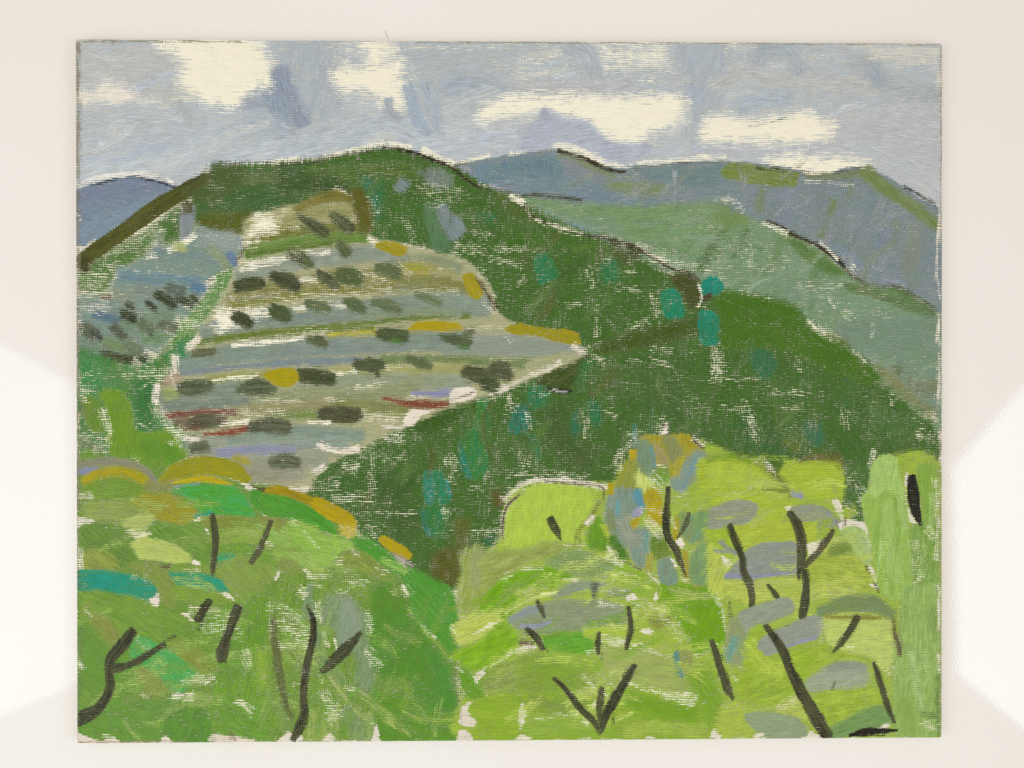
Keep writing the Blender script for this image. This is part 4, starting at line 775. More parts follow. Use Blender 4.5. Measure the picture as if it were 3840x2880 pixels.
f([(1590, 1290), (1650, 1270), (1760, 1340), (1750, 1370), (1620, 1340)], (172, 146, 62), None, -20, .85, 1, name='ochre_dab'); s([(2080, 130), (2150, 140), (2230, 130)], 40, (112, 128, 54), None, .7)

# ------------------------------------------------------------------ LEFT BANK
T(0, 2); STATE['part'] = None
part('left_bank_foliage', 'foliage_stroke', f([(95, 330), (350, 345), (700, 430), (1000, 280), (1200, 180), (1160, 280), (1010, 450), (910, 560), (830, 700), (850, 800), (960, 950), (1080, 1050), (1130, 1200), (1150, 1300), (950, 1430), (700, 1360), (400, 1330), (95, 1330)], (74, 128, 56), (66, 132, 74), 82, .88, 1.4))
s([(500, 480), (650, 560), (820, 560)], 160, (88, 136, 66), None, .75, 3); s([(200, 420), (250, 520), (320, 640)], 190, (64, 134, 68), (76, 142, 76), .85, 3); s([(1100, 230), (1110, 320)], 90, (64, 134, 84), None, .8, 2); s([(930, 400), (850, 600)], 120, (80, 124, 54), None, .7, 2)
f([(340, 690), (420, 660), (560, 680), (620, 800), (660, 900), (650, 1000), (780, 1060), (1000, 1060), (1120, 1200), (1130, 1310), (900, 1400), (500, 1310), (420, 1200), (420, 980), (390, 820)], (114, 154, 42), (104, 150, 46), 80, 1.0, .9)
f([(170, 740), (300, 740), (370, 850), (380, 1000), (320, 1060), (220, 1000)], (112, 146, 48), (94, 136, 52), 80, .92, 1.2); s([(750, 620), (760, 800), (770, 980)], 180, (60, 116, 60), (72, 124, 62), .92, 1.8); s([(760, 1180), (950, 1250), (1050, 1300)], 160, (94, 146, 40), None, .8, 3); s([(200, 1150), (330, 1240)], 130, (110, 124, 84), None, .7, 3)
for g, w_, c_ in (([(120, 640), (230, 690)], 150, .55), ([(130, 900), (120, 1280)], 80, .55), ([(150, 1100), (420, 1120)], 120, .55), ([(140, 1230), (400, 1220)], 120, .5), ([(370, 860), (430, 1060)], 80, .65), ([(730, 490), (960, 500)], 160, .52), ([(880, 810), (980, 980), (1100, 1100)], 130, .6), ([(860, 1400), (980, 1400)], 60, .45), ([(780, 300), (860, 340)], 110, .62), ([(560, 490), (650, 520)], 80, .5), ([(120, 480), (160, 600)], 90, .5), ([(720, 970), (820, 1010)], 70, .5), ([(1000, 1150), (1110, 1190)], 90, .4), ([(180, 530), (320, 480)], 60, .38), ([(640, 650), (760, 640)], 60, .38), ([(650, 1300), (700, 1330)], 60, .42)): gap(g, w_, c_)
gap([(880, 620), (860, 770)], 70, .85, CREAM2, 1.2); gap([(1045, 350), (1050, 500)], 80, .82, CREAM2, 1.3); gap([(1180, 260), (1260, 180)], 90, .82, CREAM2, 1.3); gap([(1030, 560), (1060, 640)], 60, .6, CREAM2)
s([(170, 700), (190, 1000), (160, 1250)], 24, (126, 116, 96), None, .5, 2)
# ------------------------------------------------------------------ FOREGROUND LEFT
FULL(); STATE['part'] = None
part('left_foreground_trees', 'foliage_stroke', f([(155, 1000), (250, 988), (380, 1012), (540, 1042), (660, 1072), (760, 1152), (870, 1218), (960, 1270), (992, 1330), (992, 1400), (988, 1500), (995, 1590), (800, 1592), (500, 1592), (155, 1592), (155, 1300)], (114, 152, 56), (100, 144, 54), 35, .92, 1.2))
T(0, 3)
for g, w_ in (([(90, 110), (400, 80), (600, 100), (780, 190), (870, 310)], [50, 80, 90, 80, 60]),): s(g, w_, (138, 138, 116), (146, 146, 100), .97, .8)
f([(95, 150), (330, 130), (385, 150), (300, 190), (95, 205)], (138, 144, 177), None, 0, .98, .6, name='lilac_dab')
f([(190, 290), (350, 230), (560, 220), (750, 300), (870, 390), (650, 440), (300, 450), (170, 420)], (124, 152, 58), (110, 150, 54), -5, .98, 1.2)
s([(190, 255), (330, 190), (520, 170), (700, 220), (820, 310)], [60, 80, 90, 80, 50], (186, 154, 30), (150, 144, 48), .96, 1, name='ochre_dab')
gap([(140, 400), (260, 420)], 80, .6, CREAM2)
s([(930, 270), (1080, 160), (1350, 110), (1600, 160), (1720, 250)], [90, 160, 170, 160, 90], (166, 146, 36), (142, 134, 46), 1.0, .8, name='ochre_dab'); s([(1000, 285), (1250, 245), (1420, 255), (1580, 300)], [20, 56, 56, 20], (206, 168, 24), (186, 156, 30), .96, .7, name='ochre_dab'); s([(1000, 322), (1150, 305), (1270, 292)], [10, 28, 20], (140, 147, 170), None, .92, .6, name='lilac_dab')
s([(800, 320), (900, 340), (1000, 300)], 100, (142, 142, 84), None, .8, 2)
f([(1020, 350), (1200, 305), (1450, 300), (1620, 330), (1700, 400), (1790, 540), (1740, 600), (1550, 585), (1270, 575), (1240, 480), (1150, 400)], (82, 164, 54), (74, 164, 96), -8, 1.0, .9)
f([(650, 430), (750, 390), (950, 390), (1120, 440), (1230, 520), (1245, 600), (1140, 685), (950, 640), (800, 590), (600, 520)], (168, 148, 42), (140, 142, 66), -25, .98, .9, bend=-.02, name='ochre_dab')
f([(180, 490), (400, 450), (640, 470), (820, 580), (700, 640), (500, 665), (300, 635), (190, 580)], (138, 158, 76), (152, 168, 90), -8, .97, 1); f([(560, 680), (640, 600), (820, 590), (850, 640), (800, 700), (720, 730)], (180, 184, 98), (166, 176, 86), 5, .97, 1)
bare([(105, 600), (250, 610), (285, 640), (200, 680), (105, 700)], CREAM2, .95, 1.2)
f([(160, 690), (350, 650), (540, 700), (640, 790), (650, 900), (695, 980), (600, 1090), (450, 1010), (250, 880), (150, 860)], (100, 141, 54), (114, 150, 62), -40, .98, 1, bend=-.03); f([(170, 960), (300, 905), (450, 980), (500, 1080), (300, 1110), (190, 1070)], (134, 146, 64), (156, 168, 78), -30, .96, 1)
f([(640, 840), (760, 780), (900, 820), (1080, 870), (1200, 970), (1265, 1045), (1000, 1025), (750, 1005), (680, 940)], (188, 194, 94), (168, 180, 84), -8, .98, .9)
bare([(590, 715), (810, 735), (790, 790), (680, 805)], (226, 220, 182), .85, 1.5)
f([(800, 740), (850, 655), (1100, 690), (1250, 640), (1370, 820), (1375, 1040), (1280, 1045), (1180, 920), (1000, 820), (860, 790)], (100, 147, 52), (122, 160, 66), -35, .98, .9, bend=-.03)
f([(1280, 625), (1400, 592), (1700, 602), (1815, 665), (1780, 740), (1500, 730), (1330, 690)], (128, 141, 58), (140, 150, 70), 0, .98, .8)
s([(1450, 800), (1700, 770), (1900, 820)], 140, (138, 172, 60), (112, 158, 52), .95, 1.2); f([(1480, 870), (1700, 880), (1900, 900), (2050, 1100), (1900, 1150), (1600, 1000)], (106, 154, 48), (124, 164, 56), -30, .9, 1.6)
f([(1750, 345), (1900, 340), (2100, 400), (2300, 480), (2500, 620), (2570, 770), (2480, 750), (2250, 640), (2050, 610), (1900, 580), (1780, 490)], (76, 152, 44), (90, 158, 56), -30, 1.0, .8)
f([(1830, 612), (2000, 602), (2150, 660), (2240, 760), (2212, 870), (2050, 770), (1880, 690)], (132, 142, 64), (140, 150, 74), -30, .98, .8)
s([(1890, 350), (2050, 350), (2200, 400), (2350, 460)], [50, 80, 80, 80], (160, 126, 26), (172, 142, 34), .97, .7, name='ochre_dab'); s([(1720, 290), (1800, 325), (1880, 340)], 26, (76, 68, 50), None, .75); bare([(1670, 285), (1730, 285), (1830, 335), (1740, 345)], CREAM2, .9, 1)
T(1, 3)
s([(360, 470), (500, 540), (640, 620), (710, 670)], [110, 150, 140, 90], (190, 152, 26), (180, 144, 26), 1.0, .6, name='ochre_dab'); f([(590, 710), (700, 680), (765, 770), (700, 805), (620, 775)], (194, 162, 44), (220, 200, 110), 20, .85, 1, name='ochre_dab'); f([(960, 820), (1000, 780), (1180, 870), (1265, 960), (1200, 990), (1050, 920)], (192, 154, 24), (178, 144, 28), -30, 1.0, .6, name='ochre_dab')
f([(150, 640), (400, 740), (600, 800), (720, 880), (560, 960), (480, 1100), (350, 1145), (240, 1090), (0, 1010), (-60, 860), (0, 780)], (130, 176, 62), (150, 188, 80), -15, .97, 1.2); s([(-80, 800), (80, 870), (260, 1000)], 170, (134, 180, 70), (120, 168, 58), .92, 2)
f([(720, 780), (800, 790), (950, 860), (1070, 950), (1220, 1070), (1420, 1160), (1640, 1290), (1700, 1500), (1695, 1680), (1300, 1680), (1250, 1400), (1180, 1200), (1000, 1060), (800, 960)], (84, 156, 48), (74, 148, 48), -45, .98, 1)
s([(1000, 1010), (1120, 1070), (1200, 1120)], 70, (142, 188, 78), None, .7, 1.6)
f([(870, 1300), (1100, 1170), (1240, 1300), (1250, 1500), (1300, 1690), (860, 1690), (850, 1450)], (92, 140, 42), (86, 146, 48), 80, .95, 1.6); s([(640, 990), (800, 1020), (930, 1120)], 150, (128, 146, 60), (144, 158, 76), .88, 1.5); s([(60, 1050), (180, 1110), (270, 1230)], 150, (130, 148, 68), None, .9, 1.5); s([(900, 1180), (1080, 1200), (1150, 1320)], 90, (124, 150, 66), None, .7, 2)
s([(450, 1240), (620, 1400), (780, 1600)], 160, (112, 146, 48), None, .75, 3); s([(30, 1400), (60, 1640)], 150, (110, 140, 50), None, .8, 3)
T(0, 3)
f([(95, 1130), (230, 1100), (600, 1140), (820, 1220), (885, 1300), (820, 1385), (600, 1350), (300, 1305), (95, 1305)], (56, 150, 106), (34, 146, 134), -4, 1.0, .8, name='teal_dab'); f([(980, 1110), (1150, 1120), (1450, 1170), (1565, 1300), (1480, 1315), (1250, 1300), (1060, 1240)], (54, 156, 104), (28, 150, 132), -6, 1.0, .7, name='teal_dab')
s([(1450, 990), (1590, 980)], 70, (56, 160, 108), None, .75, 1.2, name='teal_dab'); s([(1230, 595), (1400, 572)], 26, (44, 152, 130), None, .85, .8, name='teal_dab'); s([(130, 1120), (150, 1290)], 50, (60, 104, 80), None, .6, 1.5)
f([(620, 1050), (900, 1040), (985, 1150), (1065, 1280), (1050, 1425), (940, 1420), (880, 1250), (800, 1160)], (136, 150, 72), (126, 148, 64), -60, .96, 1); f([(1460, 1110), (1620, 980), (1750, 980), (1950, 1060), (2005, 1150), (1900, 1250), (1800, 1350), (1680, 1400), (1600, 1320)], (132, 156, 70), (140, 166, 80), -40, .97, 1)
s([(1060, 1310), (1300, 1340), (1600, 1400)], 130, (134, 164, 62), (116, 150, 54), .9, 1.6); s([(1010, 1080), (1200, 1080), (1370, 1090)], 70, (122, 160, 58), None, .85, 1.5)
T(0, 4)
f([(95, 100), (150, 60), (300, 48), (560, 80), (800, 160), (1000, 260), (1220, 340), (1400, 480), (1450, 700), (1420, 830), (1250, 800), (1000, 600), (700, 520), (540, 470), (95, 480)], (110, 155, 54), (130, 158, 66), -30, .98, 1, bend=-.03)
f([(95, 400), (500, 480), (900, 560), (1250, 800), (1000, 1000), (1020, 1060), (1300, 1100), (1400, 1450), (900, 1475), (500, 1475), (300, 1420), (95, 1370)], (108, 154, 56), (96, 148, 58), -50, .96, 1.2); f([(1420, 250), (1700, 150), (1950, 200), (1960, 800), (2080, 1200), (2060, 1460), (1800, 1450), (1400, 1430), (1350, 1100), (1440, 800)], (104, 152, 48), (120, 164, 52), 78, .88, 1.6)
s([(1850, 150), (1840, 350), (1800, 500)], 210, (98, 148, 42), (114, 160, 48), .92, 2); s([(1880, 650), (1900, 900)], 190, (134, 172, 44), (110, 156, 50), .8, 3); s([(1600, 560), (1620, 800)], 200, (104, 152, 52), None, .8, 3); s([(1500, 1150), (1700, 1300), (1950, 1350)], 220, (100, 150, 48), (116, 162, 60), .8, 3)
f([(720, 480), (800, 500), (960, 600), (1100, 660), (1250, 800), (1150, 960), (1000, 1010), (880, 860), (780, 760), (640, 640), (640, 530)], (80, 172, 90), (88, 166, 80), -40, .97, 1.2); s([(690, 560), (800, 640), (900, 700)], 90, (104, 160, 70), None, .75, 2)
s([(220, 210), (350, 340), (470, 500)], [110, 150, 120], (144, 146, 76), (128, 150, 66), .88, 1.5); s([(1000, 500), (1200, 640), (1370, 800)], [80, 170, 120], (140, 150, 68), (124, 156, 60), .9, 1.5); f([(660, 800), (780, 770), (960, 920), (990, 1000), (800, 1045), (740, 920)], (138, 152, 72), None, -45, .92, 1)
f([(950, 1250), (1050, 1080), (1300, 1120), (1400, 1450), (1150, 1475), (950, 1410)], (90, 142, 50), (98, 150, 56), 70, .97, 1.4); s([(760, 1290), (900, 1270), (1030, 1130)], [30, 50, 40], (142, 174, 76), None, .7, 1.5); s([(570, 1260), (620, 1350), (700, 1430)], 36, (138, 172, 74), None, .65, 1.5); s([(130, 1000), (200, 1060), (250, 1150)], 130, (124, 160, 66), None, .75, 2.5); s([(700, 1100), (850, 1150), (1000, 1060)], 130, (98, 146, 56), None, .8, 2.5)
s([(150, 300), (160, 700), (140, 1050)], 60, (90, 122, 56), None, .55, 2)
T(1, 4)
f([(-60, 100), (280, -150), (700, -100), (860, 100), (880, 700), (950, 1450), (300, 1455), (-60, 1440)], (108, 148, 48), (124, 158, 58), 80, .82, 2)
f([(240, 150), (290, 0), (330, -40), (345, 150), (420, 400), (440, 600), (360, 640), (330, 420), (300, 300), (250, 330)], (126, 150, 104), (116, 146, 92), 80, .96, .8)
f([(420, 130), (560, 70), (660, 80), (760, 170), (860, 330), (920, 560), (915, 960), (800, 1025), (740, 920), (720, 640), (600, 560), (560, 420), (430, 380)], (122, 148, 94), (140, 156, 122), 75, .97, .9); f([(600, 200), (680, 130), (760, 240), (760, 400), (640, 560), (570, 500)], (144, 158, 134), (134, 154, 116), 75, .93, 1.2); s([(380, 560), (440, 700), (600, 900)], 100, (126, 152, 84), None, .85, 1.5)
f([(880, 350), (1100, 220), (1300, 380), (1480, 560), (1640, 800), (1695, 1050), (1675, 1185), (1400, 1195), (1300, 1100), (1250, 900), (1000, 860), (900, 700)], (88, 142, 40), (82, 142, 52), 85, .98, 1.2, bend=.02); f([(1400, 600), (1560, 700), (1685, 1050), (1660, 1175), (1450, 1185), (1500, 950)], (84, 144, 50), (78, 140, 48), 85, .98, 1); f([(1260, -50), (1500, 150), (1640, 400), (1700, 560), (1640, 620), (1500, 500), (1330, 330)], (82, 150, 46), (94, 160, 60), -45, .98, 1)
f([(920, 1000), (1250, 1050), (1500, 1180), (1700, 1190), (1705, 1450), (960, 1458), (930, 1200)], (100, 150, 44), (88, 144, 46), -8, .97, 1.4); s([(1200, 1180), (1400, 1260), (1650, 1250)], 60, (146, 174, 66), None, .65, 1.6); s([(1180, 880), (1230, 1000), (1200, 1120)], 90, (118, 160, 50), None, .65, 2)
s([(1240, 200), (1380, 400), (1530, 560), (1620, 700)], 26, (146, 178, 74), None, .65, 1.2)
f([(300, 1150), (560, 1200), (560, 1380), (440, 1450), (240, 1455), (290, 1300)], (132, 162, 66), (148, 172, 84), 80, .86, 1.5); f([(560, 1200), (620, 1120), (720, 1130), (830, 1300), (800, 1450), (700, 1410), (640, 1300)], (124, 148, 90), (134, 158, 92), 75, .92, 1.2); s([(500, 860), (600, 1000), (720, 1130), (840, 1250)], 44, (148, 170, 90), None, .75, 1.2); s([(20, 1080), (60, 1200), (110, 1330)], 130, (118, 152, 70), None, .75, 2); s([(860, 1200), (880, 1440)], 60, (140, 166, 92), None, .7, 2)
for g, w_, c_ in (([(30, 350), (270, 420)], 170, .45), ([(30, 560), (280, 560)], 160, .45), ([(440, 1000), (520, 1120)], 150, .5), ([(480, 1250), (560, 1180)], 160, .5), ([(850, 620), (960, 740)], 150, .52), ([(380, 160), (400, 300)], 60, .75), ([(830, 270), (860, 420)], 40, .7), ([(440, 430), (480, 560)], 60, .45), ([(220, 20), (270, 60)], 60, .75), ([(640, 940), (720, 950)], 70, .6), ([(540, 500), (560, 600)], 40, .6), ([(360, 650), (420, 900)], 70, .4), ([(900, 1270), (930, 1300)], 60, .6), ([(1320, 320), (1480, 480)], 40, .55), ([(160, 920), (300, 940)], 60, .45)): gap(g, w_, c_)
T(0, 4)
for g, w_, c_ in (([(1330, 400), (1560, 360)], 190, .48), ([(1420, 260), (1560, 260)], 110, .5), ([(2050, 380), (2212, 440)], 190, .45), ([(1160, 890), (1400, 860)], 140, .52), ([(1640, 1080), (1760, 1160)], 110, .58), ([(1700, 620), (1740, 760)], 110, .48), ([(1950, 150), (1960, 480)], 60, .5), ([(1560, 400), (1660, 420)], 130, .42), ([(700, 490), (790, 590)], 90, .42), ([(1340, 900), (1420, 860)], 70, .7), ([(140, 720), (170, 760)], 70, .7), ([(200, 220), (260, 260)], 40, .6), ([(740, 1010), (800, 1030)], 50, .6), ([(370, 1400), (480, 1410)], 40, .42)): gap(g, w_, c_)
gap([(1040, 1030), (1200, 1035)], 76, .8, CREAM2, 1.4); bare([(1100, 230), (1190, 260), (1220, 330), (1130, 280)], CREAM2, .9, 1)
bare([(95, 1375), (200, 1400), (330, 1440), (470, 1420), (540, 1480), (300, 1500), (95, 1500)], (227, 214, 194), 1.0, .8); bare([(950, 1400), (1050, 1480), (910, 1482)], (230, 219, 200), 1, .7); bare([(1420, 1390), (1650, 1415), (1800, 1440), (1750, 1480), (1370, 1475)], (224, 210, 190), .92, 1.2); bare([(2010, 1475), (2060, 1410), (2130, 1370), (2240, 1400), (2230, 1480)], (228, 216, 198), .97, .9)
s([(1570, 1400), (1600, 1450)], 90, (120, 100, 80), None, .5, 1.5)
T(1, 4)
bare([(-20, 1465), (100, 1370), (130, 1465)], (228, 218, 200), 1, .7); bare([(425, 1462), (500, 1370), (565, 1462)], (230, 218, 200), 1, .7); bare([(885, 1460), (930, 1290), (975, 1460)], (230, 218, 200), 1, .7)
T(0, 3)
for p in ([(790, 1390), (885, 1310), (912, 1370), (880, 1445)], [(1480, 1320), (1550, 1310), (1620, 1392), (1560, 1375)], [(1980, 1200), (2010, 1110), (2042, 1120), (2020, 1185)], [(1205, 1035), (1235, 985), (1285, 1050)], [(1820, 560), (1880, 570), (1950, 600), (1870, 595)], [(1220, 620), (1290, 590), (1270, 650)], [(1310, 690), (1360, 720), (1375, 780)]): bare(p, (229, 219, 200), .97, .8)
s([(920, 1070), (990, 1065)], 40, (96, 84, 62), None, .7); gap([(150, 900), (150, 1080)], 60, .7, CREAM2, 1.4); gap([(1150, 1100), (1280, 1100)], 70, .42); gap([(1880, 840), (1950, 860)], 60, .6); gap([(650, 1160), (780, 1200)], 70, .45); gap([(1180, 1470), (1400, 1480)], 90, .45); gap([(2150, 640), (2212, 680)], 40, .7)
T(1, 3)
for g, w_, c_ in (([(620, 1170), (820, 1220)], 120, .52), ([(20, 1450), (210, 1600)], 170, .45), ([(1180, 1260), (1230, 1330)], 70, .8), ([(220, 1300), (260, 1340)], 70, .75), ([(850, 1500), (870, 1650)], 46, .72), ([(300, 1160), (500, 1160)], 70, .48), ([(560, 1020), (600, 1020)], 60, .7), ([(710, 930), (760, 950)], 60, .6), ([(940, 1100), (1040, 1120)], 50, .6), ([(300, 1240), (420, 1260)], 80, .4), ([(560, 1290), (660, 1300)], 80, .5), ([(260, 1100), (320, 1150)], 50, .7), ([(1050, 1290), (1150, 1310)], 60, .42), ([(380, 1480), (410, 1580)], 50, .7), ([(260, 740), (400, 900)], 70, .38)): gap(g, w_, c_)
s([(1090, 950), (1180, 1010), (1270, 1070)], [20, 50, 30], (150, 132, 118), (210, 200, 186), .85, 1)
FULL()
scatter([(180, 1060), (520, 1060), (760, 1170), (960, 1330), (970, 1560), (200, 1560)], 44, 90, 30, lambda c: 20 - (c[0] - 170) * .09, [(140, 172, 78), (152, 180, 88), (128, 166, 66), (142, 160, 80)], (.38, .5), 20, .14)
scatter([(560, 1250), (960, 1300), (970, 1570), (560, 1570)], 18, 90, 26, 75, [(108, 154, 56), (132, 164, 72)], (.38, .5), 14, .1)
BLK = (50, 49, 37)
def branch(P, w_, c_=BLK, cov=1.0, cb=None): return s(P, [x * .88 for x in w_] if np.ndim(w_) else w_ * .88, c_, cb or (88, 90, 58), cov, .6, .95, .9, 'branch', fade=.16)
T(0, 3)
branch([(1400, 580), (1420, 700), (1430, 850), (1405, 1060), (1405, 1150)], [46, 76, 76, 70, 20], (66, 70, 46), .97); branch([(1955, 640), (1900, 780), (1830, 920), (1765, 1030)], [46, 70, 70, 60], (72, 78, 50), .92)
T(0, 4)
branch([(1370, 140), (1310, 220), (1265, 310)], [80, 90, 90]); s([(1300, 340), (1260, 400)], 30, (60, 60, 44), None, .65, name='branch'); branch([(1640, 200), (1580, 350), (1520, 520), (1490, 620), (1490, 690)], [100, 96, 96, 130, 100], (60, 60, 44))
branch([(650, 420), (560, 540), (450, 680), (425, 820), (430, 950), (340, 1130), (220, 1210), (95, 1270)], [90, 130, 110, 96, 90, 100, 150, 170], (52, 54, 42)); branch([(480, 770), (600, 740), (720, 690), (840, 610), (940, 540)], [90, 76, 76, 70, 60], (60, 64, 46)); s([(940, 510), (1050, 465)], 26, (62, 66, 44), None, .6, name='branch')
s([(1975, 280), (1985, 480), (2030, 800), (2090, 1100), (2165, 1240)], [50, 70, 76, 70, 20], (104, 110, 62), (84, 90, 50), .75, 1, name='branch')
T(1, 4)
branch([(280, 170), (340, 320), (335, 500), (285, 700), (255, 900), (245, 1060), (255, 1200), (215, 1310), (150, 1430)], [14, 60, 72, 80, 84, 76, 90, 110, 80], (46, 46, 36)); branch([(785, 440), (640, 590), (500, 730), (420, 800)], [40, 130, 120, 60], (54, 55, 40), .9)

# ------------------------------------------------------------------ FOREGROUND RIGHT
FULL(); STATE['part'] = None
part('right_foreground_trees', 'lime_stroke', f([(995, 1250), (1080, 1165), (1092, 1095), (1130, 1050), (1310, 1045), (1340, 1010), (1400, 950), (1500, 950), (1600, 985), (1680, 990), (1750, 1002), (1828, 1050), (1840, 1150), (1880, 1210), (1890, 1100), (1900, 1000), (2032, 1000), (2036, 1300), (2036, 1597), (1500, 1597), (1010, 1595), (1000, 1500), (995, 1350)], (150, 180, 60), (136, 170, 48), 15, .93, 1.2))
T(1, 3)
f([(1720, 960), (1900, 880), (2020, 1100), (1900, 1200), (2000, 1400), (1750, 1500), (1700, 1300), (1750, 1150)], (152, 166, 70), (164, 172, 104), 80, .93, 1.5); s([(1900, 960), (1910, 1200)], 150, (160, 166, 116), (148, 160, 90), .85, 2.5); f([(1960, 1320), (2220, 1190), (2230, 1520), (2000, 1570), (1920, 1470)], (112, 163, 24), (130, 172, 40), 30, .98, 1.2)
T(2, 3)
f([(130, 660), (190, 540), (330, 360), (420, 290), (620, 280), (800, 300), (960, 370), (970, 500), (900, 640), (840, 820), (700, 850), (500, 840), (300, 900), (170, 890), (130, 780)], (166, 197, 66), (154, 190, 64), 82, 1.0, .9)
gap([(120, 430), (350, 270), (600, 250), (820, 270), (1080, 320)], 70, .75, CREAM2, 1.6); gap([(95, 740), (120, 560), (190, 440)], 60, .65, CREAM2, 1.6); gap([(160, 200), (480, 190), (900, 230)], 110, .42); gap([(180, 330), (300, 320)], 110, .45)
s([(110, 800), (118, 620), (165, 480), (270, 390)], 16, (98, 82, 66), None, .75, .8, name='ridge_line'); s([(520, 262), (800, 285), (1050, 315), (1060, 440)], 34, (104, 90, 70), None, .55, 1, name='ridge_line'); s([(820, 830), (830, 740), (960, 560), (1020, 460)], 56, (120, 118, 54), None, .6, 1.6); s([(380, 900), (500, 850), (680, 840), (830, 880)], 34, (104, 100, 66), None, .6, 1.4, name='ridge_line')
f([(920, 720), (980, 600), (1080, 660), (1100, 800), (1080, 910), (930, 890)], (98, 148, 36), (116, 162, 44), 80, .96, 1); f([(1120, 740), (1230, 800), (1300, 960), (1250, 1010), (1130, 890)], (84, 128, 42), None, 70, .92, 1.2); f([(1500, 790), (1640, 780), (1710, 930), (1660, 1010), (1500, 990)], (106, 136, 48), None, 80, .82, 1.5); s([(1080, 680), (1110, 760)], 70, (160, 182, 50), None, .8)
gap([(905, 660), (960, 600)], 56, .9, CREAM2, 1); gap([(700, 860), (900, 880)], 40, .6, CREAM2)
f([(-80, 960), (300, 920), (560, 850), (720, 880), (550, 960), (300, 1050), (200, 1150), (-40, 1320)], (148, 162, 74), (164, 172, 92), 25, .93, 1.4)
s([(-40, 1430), (200, 1260), (450, 1170), (720, 1150)], [150, 200, 190, 130], (112, 164, 22), (128, 176, 42), .98, 1); f([(530, 1010), (700, 920), (900, 930), (1100, 1000), (1260, 1085), (1180, 1165), (1000, 1195), (800, 1165), (620, 1075)], (132, 160, 84), (144, 162, 112), -10, .97, 1.2); f([(1180, 1080), (1300, 1040), (1500, 1150), (1585, 1265), (1400, 1325), (1200, 1260), (1100, 1180)], (138, 178, 42), (126, 168, 44), -30, .93, 1.2)
s([(620, 1210), (900, 1200), (1300, 1260)], 50, (150, 178, 66), None, .8, 1.5); s([(600, 1330), (850, 1260), (1080, 1275), (1290, 1325)], [60, 100, 100, 70], (147, 155, 142), (138, 156, 104), .95, 1)
gap([(300, 1080), (480, 1090)], 60, .6, CREAM2); gap([(100, 1180), (190, 1140)], 70, .55); gap([(1090, 980), (1240, 1040)], 90, .6); gap([(1110, 890), (1180, 990)], 60, .65, CREAM2); gap([(680, 1190), (830, 1190)], 30, .6); gap([(1150, 1140), (1350, 1150)], 90, .42); gap([(1040, 1290), (1250, 1300)], 60, .42)
T(2, 4)
f([(1600, -60), (1750, -30), (2000, -20), (2120, 20), (2190, 300), (2220, 540), (2080, 600), (1900, 620), (1850, 450), (1700, 250), (1600, 130)], (118, 166, 26), (106, 156, 28), 80, .98, 1.2)
s([(1500, -230), (1580, -100), (1600, 100)], 60, (150, 184, 60), None, .5, 2)
f([(170, 320), (250, 250), (600, 140), (1000, 130), (1250, 200), (1275, 330), (1000, 390), (700, 440), (480, 465), (260, 405)], (142, 156, 110), (146, 155, 130), 5, .99, 1, bend=-.02); s([(185, 315), (330, 240), (500, 190)], [40, 70, 40], (142, 150, 170), (140, 156, 130), .92, .9, name='lilac_dab'); s([(290, 370), (430, 375), (580, 330)], [30, 44, 26], (152, 156, 182), None, .88, .7, name='lilac_dab')
s([(140, 240), (300, 150), (430, 90), (620, 60)], 40, (196, 204, 96), None, .75, 1.2); gap([(480, 60), (600, 60)], 34, .6)
f([(490, 470), (700, 430), (880, 440), (965, 540), (950, 610), (800, 650), (560, 610)], (98, 166, 46), (116, 172, 60), 3, .98, 1); f([(-80, 380), (80, 330), (230, 420), (250, 560), (0, 760), (-80, 760)], (122, 172, 30), (138, 180, 44), 35, .97, 1.2); f([(-80, 820), (200, 700), (480, 610), (900, 700), (1000, 860), (800, 990), (400, 1010), (-80, 980)], (136, 165, 54), (134, 158, 74), 10, .96, 1.5, bend=-.02)
f([(1000, 620), (1250, 560), (1500, 600), (1730, 690), (1740, 830), (1900, 900), (1935, 1005), (1700, 985), (1350, 885), (1150, 790)], (156, 176, 84), (148, 166, 92), -12, .95, 1.2); f([(1120, 790), (1260, 775), (1255, 860), (1150, 845)], (192, 198, 102), None, 0, .92, 1); s([(900, 430), (1100, 410), (1260, 430)], 80, (158, 190, 56), None, .9, 1.2); s([(560, 640), (800, 700), (1000, 760)], 130, (134, 172, 48), None, .85, 2)
f([(-80, 1040), (300, 1000), (900, 1000), (1300, 960), (1750, 1060), (2000, 1100), (2110, 1240), (2090, 1432), (1200, 1440), (300, 1442), (240, 1250), (-80, 1240)], (138, 172, 42), (126, 164, 50), -6, .97, 1.3); f([(-80, 1100), (230, 1130), (245, 1440), (-80, 1450)], (136, 170, 42), (150, 178, 60), 3, .97, 1.2); s([(350, 1290), (800, 1250), (1000, 1240)], 180, (144, 176, 66), (130, 168, 52), .88, 2.5); s([(1300, 1350), (1700, 1320), (2000, 1360)], 130, (146, 174, 62), None, .8, 2.5); s([(1300, 1060), (1600, 1150), (1900, 1180)], 170, (122, 162, 38), None, .85, 2.5); s([(400, 1080), (700, 1130), (900, 1100)], 140, (130, 156, 64), None, .8, 2.5); s([(1950, 820), (2050, 1000), (2150, 1200)], 220, (124, 164, 44), None, .85, 3)
f([(1480, 280), (1560, 230), (1690, 280), (1680, 350), (1560, 395)], (132, 147, 74), (146, 154, 60), 20, .93, 1); f([(1725, 680), (1760, 600), (1880, 590), (1910, 750), (1830, 830), (1790, 862), (1740, 780)], (146, 156, 86), (150, 150, 80), 85, .93, .9); s([(1750, 620), (1755, 720), (1800, 840)], [40, 70, 50], (98, 148, 138), None, .9, .8, name='teal_dab')
